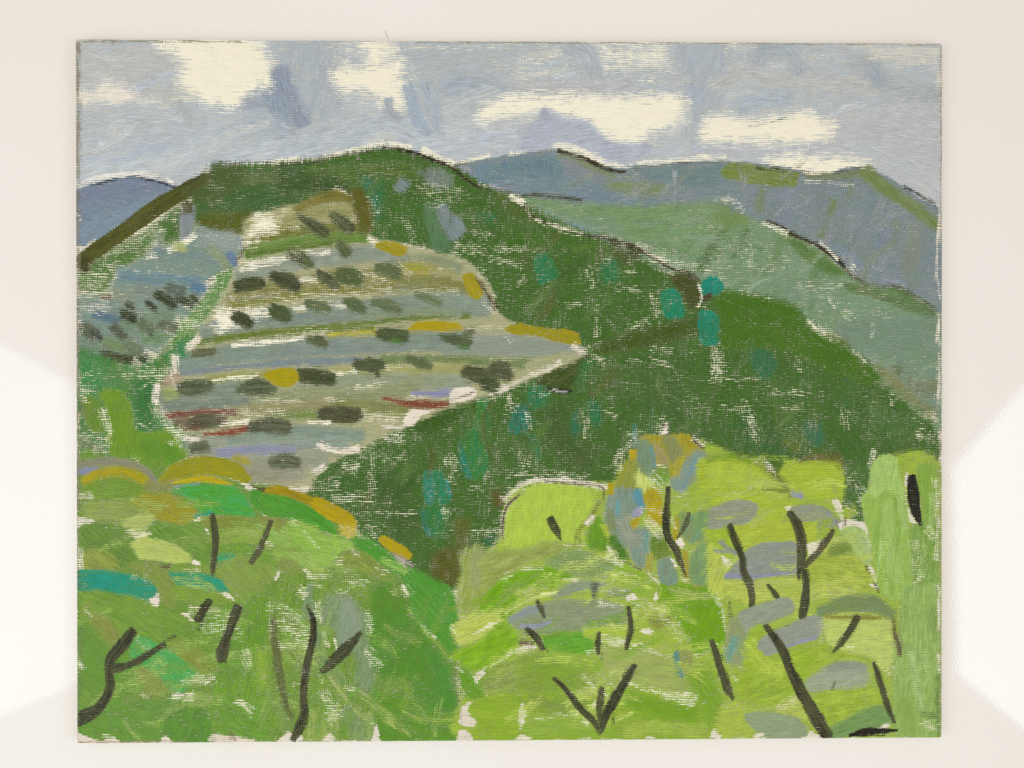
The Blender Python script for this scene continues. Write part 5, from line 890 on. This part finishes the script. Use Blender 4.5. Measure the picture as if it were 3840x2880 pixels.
for p in ([(250, 1290), (290, 1080), (330, 1180), (345, 1220), (290, 1330)], [(240, 570), (350, 540), (440, 580), (260, 605)], [(1270, 100), (1330, 45), (1385, 110), (1290, 135)], [(1520, 110), (1560, 45), (1592, 100), (1550, 145)], [(1410, 400), (1500, 380), (1535, 440), (1440, 445)], [(2055, 1420), (2110, 1340), (2160, 1425)], [(860, 1260), (935, 1270), (905, 1312)], [(810, 1440), (930, 1412), (930, 1442)], [(950, 1150), (975, 1070), (1000, 1080), (975, 1145)], [(1450, 1430), (1500, 1405), (1560, 1432)], [(230, 1440), (300, 1380), (380, 1440)]): bare(p, (229, 219, 200), .95, .9)
gap([(1050, 510), (1240, 520)], 90, .65); gap([(1370, 180), (1590, 220)], 160, .48); gap([(1740, 330), (1800, 480)], 130, .5); gap([(1350, 560), (1700, 640)], 120, .42); gap([(1150, 845), (1320, 910), (1600, 1010), (1900, 1070)], [40, 60, 80, 140], .62, CREAM, 1.5); gap([(880, 880), (960, 960)], 130, .5); gap([(1040, 160), (1240, 180)], 70, .5); gap([(250, 620), (400, 590)], 70, .6); gap([(920, 620), (980, 600)], 60, .7); gap([(0, 740), (140, 660)], 50, .6); gap([(600, 1190), (820, 1200)], 34, .6); gap([(420, 1230), (600, 1245)], 30, .5); gap([(1050, 1000), (1100, 1060)], 100, .5); gap([(20, 950), (130, 980)], 90, .5); gap([(1600, 300), (1740, 380)], 90, .42); gap([(1940, 640), (2060, 620)], 60, .55); gap([(2100, 60), (2180, 220)], 90, .4)
T(1, 4)
f([(1650, 400), (1750, 300), (1950, 250), (2120, 290), (1980, 430), (1750, 560), (1690, 520)], (176, 192, 70), (196, 206, 110), 25, .93, 1.2); bare([(1840, 440), (1950, 370), (2110, 300), (2000, 390), (1900, 440)], (228, 226, 190), .85, 1.2); f([(1640, 660), (1900, 520), (2220, 430), (2220, 640), (1950, 760), (1850, 800), (1750, 740)], (120, 170, 26), (136, 180, 40), 25, .98, 1.2); f([(1730, 760), (1850, 830), (1980, 1040), (1800, 1050), (1720, 900)], (110, 162, 44), None, -50, .95, 1.2); f([(1960, 900), (2200, 730), (2230, 950), (2000, 1050)], (136, 158, 76), (148, 172, 70), 20, .95, 1.4); f([(1800, 1100), (2220, 1050), (2230, 1440), (1850, 1448), (1900, 1280)], (140, 174, 46), (128, 166, 40), 2, .97, 1.2)
bare([(1680, 1440), (1720, 1350), (1790, 1360), (1860, 1455), (1690, 1460)], (226, 214, 196), .97, .9); bare([(1720, 1200), (1740, 1120), (1830, 1090), (1800, 1180), (1885, 1280), (1800, 1335), (1710, 1280)], (222, 212, 192), .93, 1); bare([(1840, 850), (1950, 760), (1960, 830), (1900, 900), (1990, 1040), (1920, 960)], (228, 219, 196), .92, .9); bare([(1655, 755), (1700, 745), (1755, 800), (1700, 790)], (224, 214, 196), .92, .9); gap([(1950, 760), (2100, 700), (2212, 600)], 30, .6); s([(1690, 800), (1690, 950), (1700, 1080)], 16, (120, 130, 70), None, .7); gap([(1640, 380), (1700, 440)], 60, .55)
s([(1740, 1150), (1730, 1300)], 20, (170, 156, 140), None, .5, 1)
# ------------------------------------------------------------------ GOLDEN TREE
FULL(); scatter([(1010, 1290), (1250, 1180), (1500, 1280), (1560, 1500), (1500, 1570), (1020, 1570)], 40, 95, 24, lambda c: 14 - (c[0] - 1200) * .06, [(156, 186, 66), (172, 194, 88), (128, 166, 44), (146, 170, 84), (116, 162, 34)], (.46, .6), 20, .16)
T(2, 2); STATE['part'] = None
gap([(1380, 1060), (1240, 1260), (1210, 1400)], 130, .52); gap([(1620, 920), (1560, 1060)], 110, .5)
part('golden_tree', 'leaf_dab', f([(1365, 1200), (1440, 1090), (1600, 1085), (1850, 1072), (1920, 1150), (2025, 1250), (1990, 1400), (1850, 1560), (1790, 1600), (1700, 1560), (1670, 1430), (1560, 1480), (1420, 1450), (1370, 1330)], (178, 148, 32), (164, 150, 70), 80, .98, .8))
f([(1370, 1180), (1450, 1130), (1530, 1200), (1560, 1350), (1572, 1460), (1420, 1455), (1368, 1330)], (130, 145, 100), (114, 148, 136), 82, .96, .9); f([(1540, 1150), (1600, 1200), (1680, 1330), (1680, 1405), (1600, 1395)], (170, 157, 96), (160, 150, 110), 80, .9, 1); f([(1620, 1120), (1700, 1090), (1790, 1200), (1800, 1300), (1720, 1340), (1650, 1230)], (140, 145, 80), (132, 142, 100), 75, .93, .9)
f([(2020, 1270), (1960, 1220), (1850, 1300), (1720, 1470), (1700, 1560), (1800, 1620), (1900, 1520), (1990, 1400)], (142, 156, 134), (120, 150, 152), 55, .97, .9); s([(1950, 1300), (1880, 1440), (1800, 1600)], 50, (112, 150, 160), None, .7, 1.5); s([(1790, 1320), (1740, 1450)], 80, (172, 152, 60), None, .75, 1.5); s([(1340, 1240), (1340, 1350)], 60, (198, 156, 30), None, .95, .8); s([(1520, 1200), (1550, 1400)], 40, (104, 148, 150), None, .7, 1.2)
f([(1570, 1400), (1670, 1390), (1680, 1500), (1560, 1560), (1500, 1500)], (110, 150, 50), None, 80, .85, 1.2); gap([(1500, 1520), (1600, 1600)], 110, .5); gap([(1580, 1390), (1670, 1380)], 36, .6)
bare([(1600, 1070), (1640, 960), (1670, 960), (1662, 1080), (1510, 1090), (1510, 1075)], CREAM2, .95, .9); gap([(1905, 1110), (2000, 1180)], 60, .7, CREAM2); s([(1920, 1150), (2000, 1210)], 44, (94, 78, 58), None, .65, 1); s([(1615, 990), (1660, 1000)], 30, (90, 74, 58), None, .6)
T(2, 3)
f([(1280, 70), (1370, 90), (1385, 300), (1340, 400), (1180, 335), (1220, 200)], (152, 155, 54), (134, 150, 84), 80, .97, .9); f([(1380, 170), (1480, 240), (1520, 320), (1420, 400), (1380, 330)], (190, 204, 90), (210, 214, 130), 80, .85, 1.2)
f([(1160, 340), (1360, 340), (1445, 480), (1425, 560), (1320, 585), (1310, 700), (1480, 720), (1485, 900), (1472, 1060), (1380, 1062), (1290, 900), (1180, 780), (1080, 640), (1100, 450)], (126, 151, 140), (142, 153, 136), 80, .98, .9)
s([(1380, 360), (1430, 490)], 80, (92, 150, 162), None, .9, 1); s([(1460, 760), (1470, 1020)], 44, (112, 152, 148), None, .75, 1); f([(1315, 585), (1380, 510), (1422, 560), (1370, 605)], (152, 152, 182), None, 60, .95, .7, name='lilac_dab'); s([(1215, 440), (1190, 570)], [20, 44], (92, 160, 162), None, .75, 1, name='teal_dab'); s([(1130, 560), (1150, 700)], 90, (134, 146, 90), None, .7, 1.6); s([(1260, 640), (1350, 850)], 130, (150, 156, 132), None, .8, 1.8)
f([(1450, 420), (1500, 340), (1590, 380), (1622, 520), (1612, 650), (1520, 645)], (190, 156, 28), (176, 150, 40), 80, .95, .9, name='ochre_dab'); s([(1770, 620), (1740, 800)], 70, (186, 158, 40), None, .8, 1, name='ochre_dab'); s([(1830, 930), (1855, 1150)], [50, 80], (178, 150, 44), None, .88, 1, name='ochre_dab'); f([(1318, 640), (1405, 612), (1345, 715)], (190, 154, 34), None, 60, .92, .7, name='ochre_dab'); s([(1500, 970), (1490, 1090)], 80, (162, 160, 60), None, .8, 1.2, name='ochre_dab'); s([(1135, 300), (1130, 370)], 56, (190, 156, 34), None, .9, .8, name='ochre_dab'); s([(1900, 1180), (1950, 1250)], 80, (170, 150, 70), None, .7, 1.4, name='ochre_dab')
f([(1780, 580), (1860, 560), (1930, 600), (2010, 720), (1990, 820), (1880, 845), (1800, 760)], (134, 152, 90), (108, 158, 120), 60, .94, 1); f([(1940, 560), (2060, 550), (2090, 640), (2050, 720), (1960, 690)], (122, 157, 98), None, 70, .92, 1); f([(1880, 1000), (1960, 880), (2030, 870), (2100, 1050), (2115, 1200), (1990, 1245), (1885, 1190)], (122, 156, 108), (134, 162, 86), 75, .96, 1); f([(1580, 1020), (1680, 980), (1740, 1080), (1755, 1222), (1620, 1225), (1578, 1140)], (134, 152, 120), (112, 150, 142), 78, .97, .8)
gap([(1450, 480), (1600, 560)], 120, .42); gap([(1500, 640), (1600, 790)], 150, .48); gap([(1520, 200), (1620, 320)], 130, .48); gap([(1700, 440), (1800, 430)], 90, .4); gap([(1700, 620), (1740, 700)], 50, .55); gap([(1120, 880), (1240, 1040)], 50, .6); gap([(1480, 1120), (1580, 1220)], 34, .75, CREAM2, 1); gap([(1800, 1180), (1860, 1200)], 60, .6); s([(1250, 1020), (1340, 1060), (1420, 1100)], 14, (96, 84, 56), None, .75, .8)
for p in ([(1735, 830), (1800, 795), (1832, 860), (1800, 905)], [(1685, 980), (1730, 1000), (1772, 1085), (1740, 1080)]): bare(p, CREAM2, .97, .8)
branch([(1670, 320), (1665, 480), (1650, 640), (1670, 780), (1740, 900), (1790, 1020), (1835, 1160)], [44, 64, 76, 70, 80, 66, 20], (42, 40, 31)); branch([(1865, 560), (1845, 660), (1760, 800)], [40, 60, 26], (74, 76, 46), .85)
# dark twigs over the near bushes
branch([(560, 620), (615, 720), (660, 815)], [76, 90, 26], (54, 58, 38)); s([(985, 1245), (975, 1345)], [90, 60], (92, 98, 80), None, .66, 1, name='branch'); branch([(440, 1390), (475, 1460), (500, 1540)], [40, 66, 40], (66, 62, 40), .86)
T(2, 4)
s([(290, 520), (390, 540)], 56, (116, 98, 82), None, .72, 1); branch([(340, 400), (430, 480), (490, 590)], [50, 84, 50], (46, 46, 38)); s([(500, 570), (540, 610)], 10, (50, 50, 38), None, .8, name='branch'); branch([(1015, 440), (1012, 540), (1012, 630)], [36, 66, 40]); s([(1045, 600), (1045, 680)], 12, (70, 74, 44), None, .7, name='branch'); branch([(1300, 195), (1325, 380), (1300, 480), (1275, 590)], [44, 54, 64, 36], (60, 62, 42))
branch([(595, 860), (700, 960), (850, 1150), (960, 1260), (1040, 1385)], [24, 56, 66, 66, 30], (56, 56, 40)); branch([(1050, 960), (1030, 1100), (1030, 1290)], [66, 72, 60], (82, 84, 50), .93); branch([(1355, 745), (1270, 880), (1150, 1100), (1080, 1240), (1040, 1385)], [60, 84, 106, 90, 24], (50, 50, 36)); s([(1150, 1240), (1160, 1300)], 12, (60, 60, 40), None, .7, name='branch')

# ------------------------------------------------------------------ BUSHES ON THE RIGHT
T(3, 3); STATE['part'] = None
part('right_lime_trees', 'lime_stroke', f([(-160, 90), (0, 30), (200, 40), (400, 100), (540, 200), (700, 350), (740, 500), (620, 650), (800, 840), (300, 840), (-50, 700), (-30, 480), (-130, 300)], (158, 184, 44), (150, 180, 50), 10, .98, 1))
f([(560, 175), (620, 90), (850, 60), (1200, 85), (1215, 380), (1110, 430), (1150, 500), (900, 410), (740, 430), (640, 300)], (158, 186, 48), (150, 178, 52), 5, .97, 1); s([(-60, 60), (150, 30), (330, 80)], 60, (130, 160, 42), None, .75, 1.5); s([(0, 200), (250, 230), (500, 300)], 160, (164, 190, 66), (152, 182, 46), .8, 2.5); s([(800, 65), (950, 35), (1150, 60), (1260, 200)], [40, 76, 76, 60], (114, 108, 50), None, .75, 1.5); s([(460, 340), (650, 360), (720, 395)], [40, 80, 50], (110, 108, 52), None, .62, 1.6); s([(400, 90), (560, 200), (660, 320)], 90, (132, 152, 46), None, .72, 2)
f([(470, 70), (620, 70), (640, 120), (560, 200), (520, 170)], (64, 100, 44), (96, 124, 46), -40, .9, .9); s([(500, 150), (580, 210), (660, 310), (720, 400)], [30, 50, 60, 40], (104, 122, 42), (120, 112, 52), .8, 1.2); gap([(420, 60), (540, 150)], 80, .6); bare([(535, 160), (560, 165), (580, 205), (555, 195)], CREAM2, 1, .8)
f([(110, 700), (600, 640), (850, 640), (1000, 680), (950, 780), (1100, 900), (860, 960), (760, 840), (300, 890), (200, 890)], (164, 184, 52), (152, 180, 56), 8, .97, 1); f([(880, 1000), (1060, 940), (1300, 960), (1420, 1060), (1510, 1260), (1300, 1300), (900, 1250)], (146, 172, 52), (158, 180, 68), -5, .97, 1); f([(90, 1250), (200, 1160), (300, 1230), (500, 1180), (770, 1150), (830, 1300), (780, 1450), (500, 1410), (300, 1410), (140, 1350)], (170, 186, 64), (186, 192, 92), 0, .96, 1.2); f([(-60, 880), (60, 940), (170, 1040), (100, 1180), (90, 1300), (-50, 1280)], (176, 190, 72), None, 70, .93, 1.2); s([(900, 1330), (1050, 1290), (1300, 1320)], 120, (164, 184, 76), None, .85, 2); s([(-40, 760), (80, 700), (130, 900)], 130, (146, 180, 44), None, .85, 2)
for p, a_ in (([(-60, 580), (0, 500), (200, 440), (380, 470), (400, 560), (320, 650), (100, 690), (-60, 700)], 8), ([(700, 525), (850, 490), (1000, 500), (1150, 580), (1225, 660), (1150, 690), (1000, 620), (820, 645), (740, 600)], -15), ([(960, 705), (1000, 640), (1130, 680), (1050, 692)], 20)): f(p, (152, 158, 126), (146, 152, 138), a_, .97, .8, name='grey_dab')
s([(0, 610), (150, 600), (330, 560)], 22, (160, 182, 60), None, .6, .8); s([(760, 620), (900, 590), (1050, 600)], 60, (160, 164, 118), None, .6, 1.2)
s([(1060, 570), (1130, 640), (1195, 695)], 24, (136, 140, 182), None, .93, .6, name='lilac_dab'); s([(730, 380), (820, 405)], 46, (142, 152, 182), None, .85, .8, name='lilac_dab')
f([(90, 1180), (200, 1030), (330, 900), (520, 840), (760, 840), (800, 950), (780, 1135), (500, 1150), (300, 1205), (200, 1150)], (150, 156, 138), (142, 148, 150), 12, 1.0, .8, name='grey_dab'); s([(110, 1160), (300, 1160), (700, 1130)], [50, 36, 26], (140, 147, 174), None, .82, .8, name='lilac_dab'); s([(60, 835), (110, 890), (230, 945)], 40, (148, 154, 140), None, .92, .7, name='grey_dab'); s([(0, 920), (120, 925), (220, 945)], 20, (150, 156, 150), None, .85, .7, name='grey_dab')
f([(1240, 100), (1450, 90), (1450, 350), (1400, 620), (1340, 680), (1280, 560), (1200, 500), (1240, 300)], (74, 110, 48), (84, 118, 54), 84, .85, 1.3); gap([(1280, 220), (1400, 420)], 160, .48); gap([(1220, 480), (1380, 560)], 110, .45)
for p in ([(860, 860), (1000, 820), (1040, 860), (900, 980), (880, 940)], [(1100, 440), (1180, 440), (1225, 660), (1150, 565)], [(1190, 640), (1300, 620), (1430, 650), (1440, 760), (1330, 690), (1180, 725)], [(1440, 1050), (1500, 1080), (1525, 1225), (1480, 1185)], [(1450, 1240), (1535, 1230), (1545, 1295)], [(60, 950), (175, 1040), (100, 1065)], [(640, 500), (725, 488), (690, 545)]): bare(p, (229, 219, 200), .96, .9)
s([(1232, 560), (1227, 700)], 10, (112, 82, 66), None, .8)
f([(1480, 115), (1560, 30), (1690, 20), (1725, 150), (1775, 330), (1805, 480), (1835, 640), (1855, 1000), (1855, 1250), (1700, 1380), (1560, 1310), (1530, 1150), (1460, 800), (1400, 550), (1390, 400), (1460, 350)], (146, 184, 78), (136, 176, 72), 85, 1.0, .7); f([(1480, 115), (1560, 30), (1690, 20), (1725, 150), (1785, 400), (1720, 380), (1600, 340), (1520, 410), (1460, 330)], (168, 200, 110), (158, 192, 96), 84, .97, .8); s([(1620, 480), (1680, 900), (1700, 1200)], 120, (158, 190, 98), (142, 180, 78), .85, 1.6); s([(1740, 400), (1790, 700)], 60, (164, 196, 110), None, .75, 1.2); s([(1560, 1000), (1640, 1300)], 130, (134, 172, 62), None, .8, 2)
f([(1180, 735), (1290, 690), (1400, 720), (1455, 800), (1475, 1035), (1380, 1025), (1280, 860)], (174, 196, 122), (150, 184, 94), -60, .98, .7); s([(1420, 700), (1440, 850), (1470, 980)], 30, (200, 210, 160), None, .6, 1); f([(1090, 860), (1200, 820), (1285, 880), (1240, 935), (1080, 965)], (122, 142, 62), None, -20, .88, 1); s([(1420, 1060), (1480, 1170), (1550, 1310)], [10, 20, 12], (92, 86, 52), None, .8, .7)
f([(1910, 160), (1960, 110), (2060, 100), (2100, 150), (2095, 330), (2060, 600), (1960, 680), (1930, 400)], (132, 170, 64), (122, 162, 62), 85, .97, .9); f([(1850, 700), (2000, 620), (2115, 650), (2118, 1200), (2105, 1660), (1760, 1660), (1770, 1350), (1855, 1250)], (124, 160, 64), (138, 174, 88), 84, .92, 1.2); s([(1850, 1300), (1900, 1600)], 170, (140, 178, 92), None, .85, 2.5)
gap([(1880, 850), (1930, 1180)], 170, .52); gap([(2080, 250), (2100, 600), (2090, 1000)], 60, .62, CREAM2); gap([(2000, 720), (2090, 800)], 110, .45); gap([(2100, 1250), (2110, 1400)], 46, .7, CREAM2); bare([(1790, 200), (1835, 210), (1810, 450), (1910, 650), (1840, 650), (1795, 450)], CREAM2, .95, .9)
FULL(); scatter([(1580, 1010), (1800, 1020), (1880, 1230), (1900, 1500), (1600, 1560), (1560, 1300)], 36, 85, 22, 12, [(172, 192, 72), (186, 200, 100), (150, 180, 52), (162, 184, 84)], (.46, .6), 22, .16); scatter([(1880, 1020), (2010, 1020), (2020, 1560), (1930, 1560)], 16, 110, 14, 86, [(160, 192, 100), (132, 168, 72), (172, 200, 118)], (.46, .6), 6, .06); T(3, 3)
s([(1855, 230), (1875, 400), (1900, 560), (1945, 680)], [80, 110, 92, 16], (46, 46, 38), (38, 38, 32), 1.05, .5, .5, .6, 'branch')
branch([(140, 690), (200, 840), (260, 980), (270, 1100), (330, 1230), (350, 1350), (350, 1480), (390, 1595)], [64, 76, 70, 72, 84, 76, 50, 10], (64, 65, 42)); branch([(705, 565), (770, 660), (812, 800), (820, 950), (808, 1080), (790, 1190)], [70, 110, 106, 104, 92, 30], (62, 62, 42)); branch([(1120, 720), (1020, 870), (850, 1060)], [30, 76, 60], (86, 80, 54), .95); branch([(850, 1110), (865, 1250), (850, 1400), (828, 1540), (850, 1655)], [70, 76, 104, 84, 10], (66, 68, 44)); branch([(505, 1240), (570, 1330), (625, 1435)], [36, 62, 24], (66, 68, 42))
T(3, 4)
f([(130, 390), (160, 290), (240, 300), (330, 450), (345, 650), (200, 745), (105, 640)], (152, 160, 108), (140, 160, 116), 80, .95, 1); s([(185, 500), (150, 600), (125, 690)], [60, 70, 50], (112, 164, 150), None, .8, 1.4, name='teal_dab')
f([(230, 250), (400, 180), (620, 110), (725, 130), (742, 240), (600, 300), (400, 390), (320, 445), (255, 350)], (154, 162, 140), (148, 158, 132), 18, .99, .7, name='grey_dab')
f([(330, 440), (450, 380), (520, 620), (650, 650), (1000, 560), (1300, 620), (1450, 720), (1000, 770), (850, 910), (700, 1090), (560, 1140), (350, 1090), (190, 960), (260, 780)], (152, 184, 50), (134, 168, 46), 20, .97, 1.3); f([(340, 900), (600, 760), (740, 950), (640, 1080), (420, 1115), (320, 1050)], (136, 170, 42), (150, 182, 60), 20, .93, 1.6); s([(340, 560), (480, 740), (600, 800)], 130, (160, 188, 60), None, .8, 2)
f([(1010, 300), (1300, 310), (1645, 320), (1690, 500), (1705, 700), (1560, 770), (1480, 670), (1200, 610), (1070, 500)], (186, 199, 102), (174, 194, 88), 5, .98, 1); f([(405, 535), (560, 420), (720, 350), (900, 280), (1005, 290), (1005, 440), (850, 512), (690, 562), (560, 625), (488, 645)], (154, 162, 140), (148, 152, 152), 18, 1.0, .7, name='grey_dab'); s([(690, 562), (850, 505), (965, 480)], 20, (148, 151, 182), None, .85, .6, name='lilac_dab'); s([(1000, 330), (1010, 520)], 50, (186, 192, 130), None, .6, 1.4)
s([(1000, 240), (1250, 160), (1500, 170), (1660, 260)], [80, 140, 150, 80], (130, 147, 84), (116, 142, 102), .97, 1); s([(1060, 280), (1300, 290), (1560, 290)], [20, 44, 30], (152, 136, 72), None, .82, 1)
f([(860, 930), (960, 820), (1150, 720), (1380, 710), (1435, 800), (1415, 955), (1150, 972), (940, 995)], (168, 178, 140), (152, 160, 146), 12, .98, 1, name='grey_dab'); s([(1080, 770), (1230, 740), (1390, 745)], [60, 90, 90], (152, 158, 146), None, .9, 1.2, name='grey_dab'); s([(1000, 660), (1250, 650), (1400, 680)], 60, (146, 172, 54), None, .75, 1.5)
f([(940, 1030), (1200, 980), (1540, 950), (1650, 1100), (1400, 1150), (1200, 1260), (1060, 1290)], (142, 176, 42), (158, 186, 70), 15, .97, 1.2); f([(550, 1150), (850, 1020), (900, 1150), (880, 1260), (700, 1210)], (160, 184, 66), (172, 190, 86), 25, .95, 1.4); s([(600, 1145), (760, 1060)], 56, (208, 210, 142), None, .75, 1.6); f([(60, 1130), (300, 1120), (560, 1170), (300, 1220), (380, 1400), (60, 1420)], (158, 184, 66), (148, 178, 58), 10, .94, 1.6)
f([(285, 1210), (480, 1180), (720, 1220), (835, 1290), (845, 1420), (500, 1428), (380, 1350)], (152, 167, 124), (144, 160, 130), -12, .99, .8, name='grey_dab'); f([(1085, 1340), (1300, 1220), (1500, 1130), (1640, 1140), (1685, 1265), (1500, 1350), (1250, 1405), (1110, 1428)], (120, 154, 86), (128, 160, 98), 18, .98, .9)
f([(1690, 620), (1780, 250), (1850, 50), (2100, 50), (2118, 1100), (2100, 1410), (1720, 1420), (1690, 1000)], (136, 172, 80), (146, 182, 98), 86, .97, 1); s([(1850, 620), (1900, 900), (1950, 1150)], 60, (166, 196, 122), None, .78, 1.2); s([(1960, 620), (2020, 900)], 40, (166, 196, 122), None, .65, 1.2); s([(2100, 850), (2110, 1400)], 46, (100, 136, 60), None, .72, 1.6); s([(1960, 1200), (2080, 1210)], 80, (84, 112, 62), None, .52, 2); s([(1780, 1100), (1850, 1350)], 150, (134, 170, 76), None, .8, 2.5); s([(2060, 200), (2080, 500)], 80, (118, 154, 72), None, .6, 2)
for p in ([(850, 1425), (900, 1360), (975, 1385), (1005, 1425)], [(1530, 1342), (1600, 1300), (1655, 1312), (1600, 1348)], [(-30, 1360), (60, 1400), (50, 1428), (-30, 1430)], [(360, 1400), (440, 1380), (490, 1428), (360, 1430)]): bare(p, (229, 218, 200), .95, .8)
gap([(1640, 820), (1700, 780)], 110, .6, (216, 214, 166)); gap([(1960, 1290), (2090, 1330)], 90, .5); gap([(2115, 60), (2115, 400)], 34, .75, CREAM2, 1); gap([(2110, 640), (2112, 800)], 34, .7, CREAM2, 1); gap([(30, 540), (110, 580)], 60, .55); gap([(1240, 580), (1310, 580)], 40, .5); gap([(60, 180), (110, 420)], 50, .55); gap([(170, 850), (200, 880)], 60, .4)
s([(1680, 300), (1700, 440), (1740, 560), (1745, 645)], [16, 40, 62, 26], (98, 86, 56), None, .85, 1, name='branch'); s([(140, 150), (150, 280)], 26, (96, 96, 60), None, .65)
branch([(-26, 510), (30, 680), (85, 850), (120, 960), (168, 1055)], [50, 88, 86, 96, 36], (62, 66, 42)); branch([(480, 370), (580, 500), (660, 640), (720, 790), (800, 960), (890, 1120), (970, 1260), (1060, 1405)], [46, 84, 92, 100, 112, 130, 150, 130], (54, 50, 39)); branch([(1345, 290), (1275, 420), (1190, 530), (1105, 625)], [80, 76, 62, 26], (68, 70, 46)); branch([(1500, 715), (1560, 900), (1620, 1100), (1690, 1275)], [36, 66, 66, 36], (68, 70, 46)); s([(1275, 1408), (1400, 1372), (1600, 1360), (1720, 1355)], [20, 70, 54, 12], (44, 40, 33), None, 1.0, .6, name='branch'); s([(1135, 900), (1112, 965)], 12, (76, 82, 60), None, .7, name='branch'); s([(670, 365), (705, 362)], 18, (80, 84, 78), None, .7)

# ------------------------------------------------------------------ board rim: grime and edge shading painted as dry strokes
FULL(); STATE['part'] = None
part('board_rim_grime_and_shade', 'rim_shade_smudge', s([(168, 95), (168, 400), (167, 800), (168, 1100)], 9, (132, 122, 102), (158, 148, 126), .62, 1.2))
s([(167, 1100), (167, 1600)], 8, (120, 116, 84), (150, 140, 116), .5, 1.2); s([(175, 89), (520, 90)], 6, (150, 146, 134), None, .5, .8); s([(900, 91), (1250, 92), (1700, 94), (2030, 96)], 5, (140, 138, 130), None, .52, .8); s([(172, 1603), (400, 1603)], 6, (150, 124, 96), (190, 170, 140), .6, .9); s([(2033, 100), (2034, 300), (2032, 500)], 5, (150, 142, 120), None, .55, .9); s([(2030, 900), (2031, 1590)], 5, (146, 140, 110), None, .5, .9)  # dark lines along the top edge paint in the shading of the board's thickness
# ------------------------------------------------------------------ hair on the table
T(1, 0); STATE['part'] = None
P = catmull(mm([(1000, 0), (1015, 35), (1032, 75), (1046, 116)]), 6) / 1000
bm = bmesh.new(); rings = []
for p in P: rings.append([bm.verts.new((p[0] + .00008 * math.cos(a), p[1] + .00003 * math.sin(a), .0001 + .00008 * math.sin(a))) for a in (0, 1.57, 3.14, 4.71)])
for a, b_ in zip(rings, rings[1:]):
    for k in range(4): bm.faces.new((a[k], a[(k + 1) % 4], b_[(k + 1) % 4], b_[k]))
me = bpy.data.meshes.new('hair'); bm.to_mesh(me); bm.free()
hair = link('hair', me, plain_mat('grey_hair', (186, 180, 171)))
hair['label'] = 'fine grey hair lying on the white tabletop above the painting'; hair['category'] = 'hair'
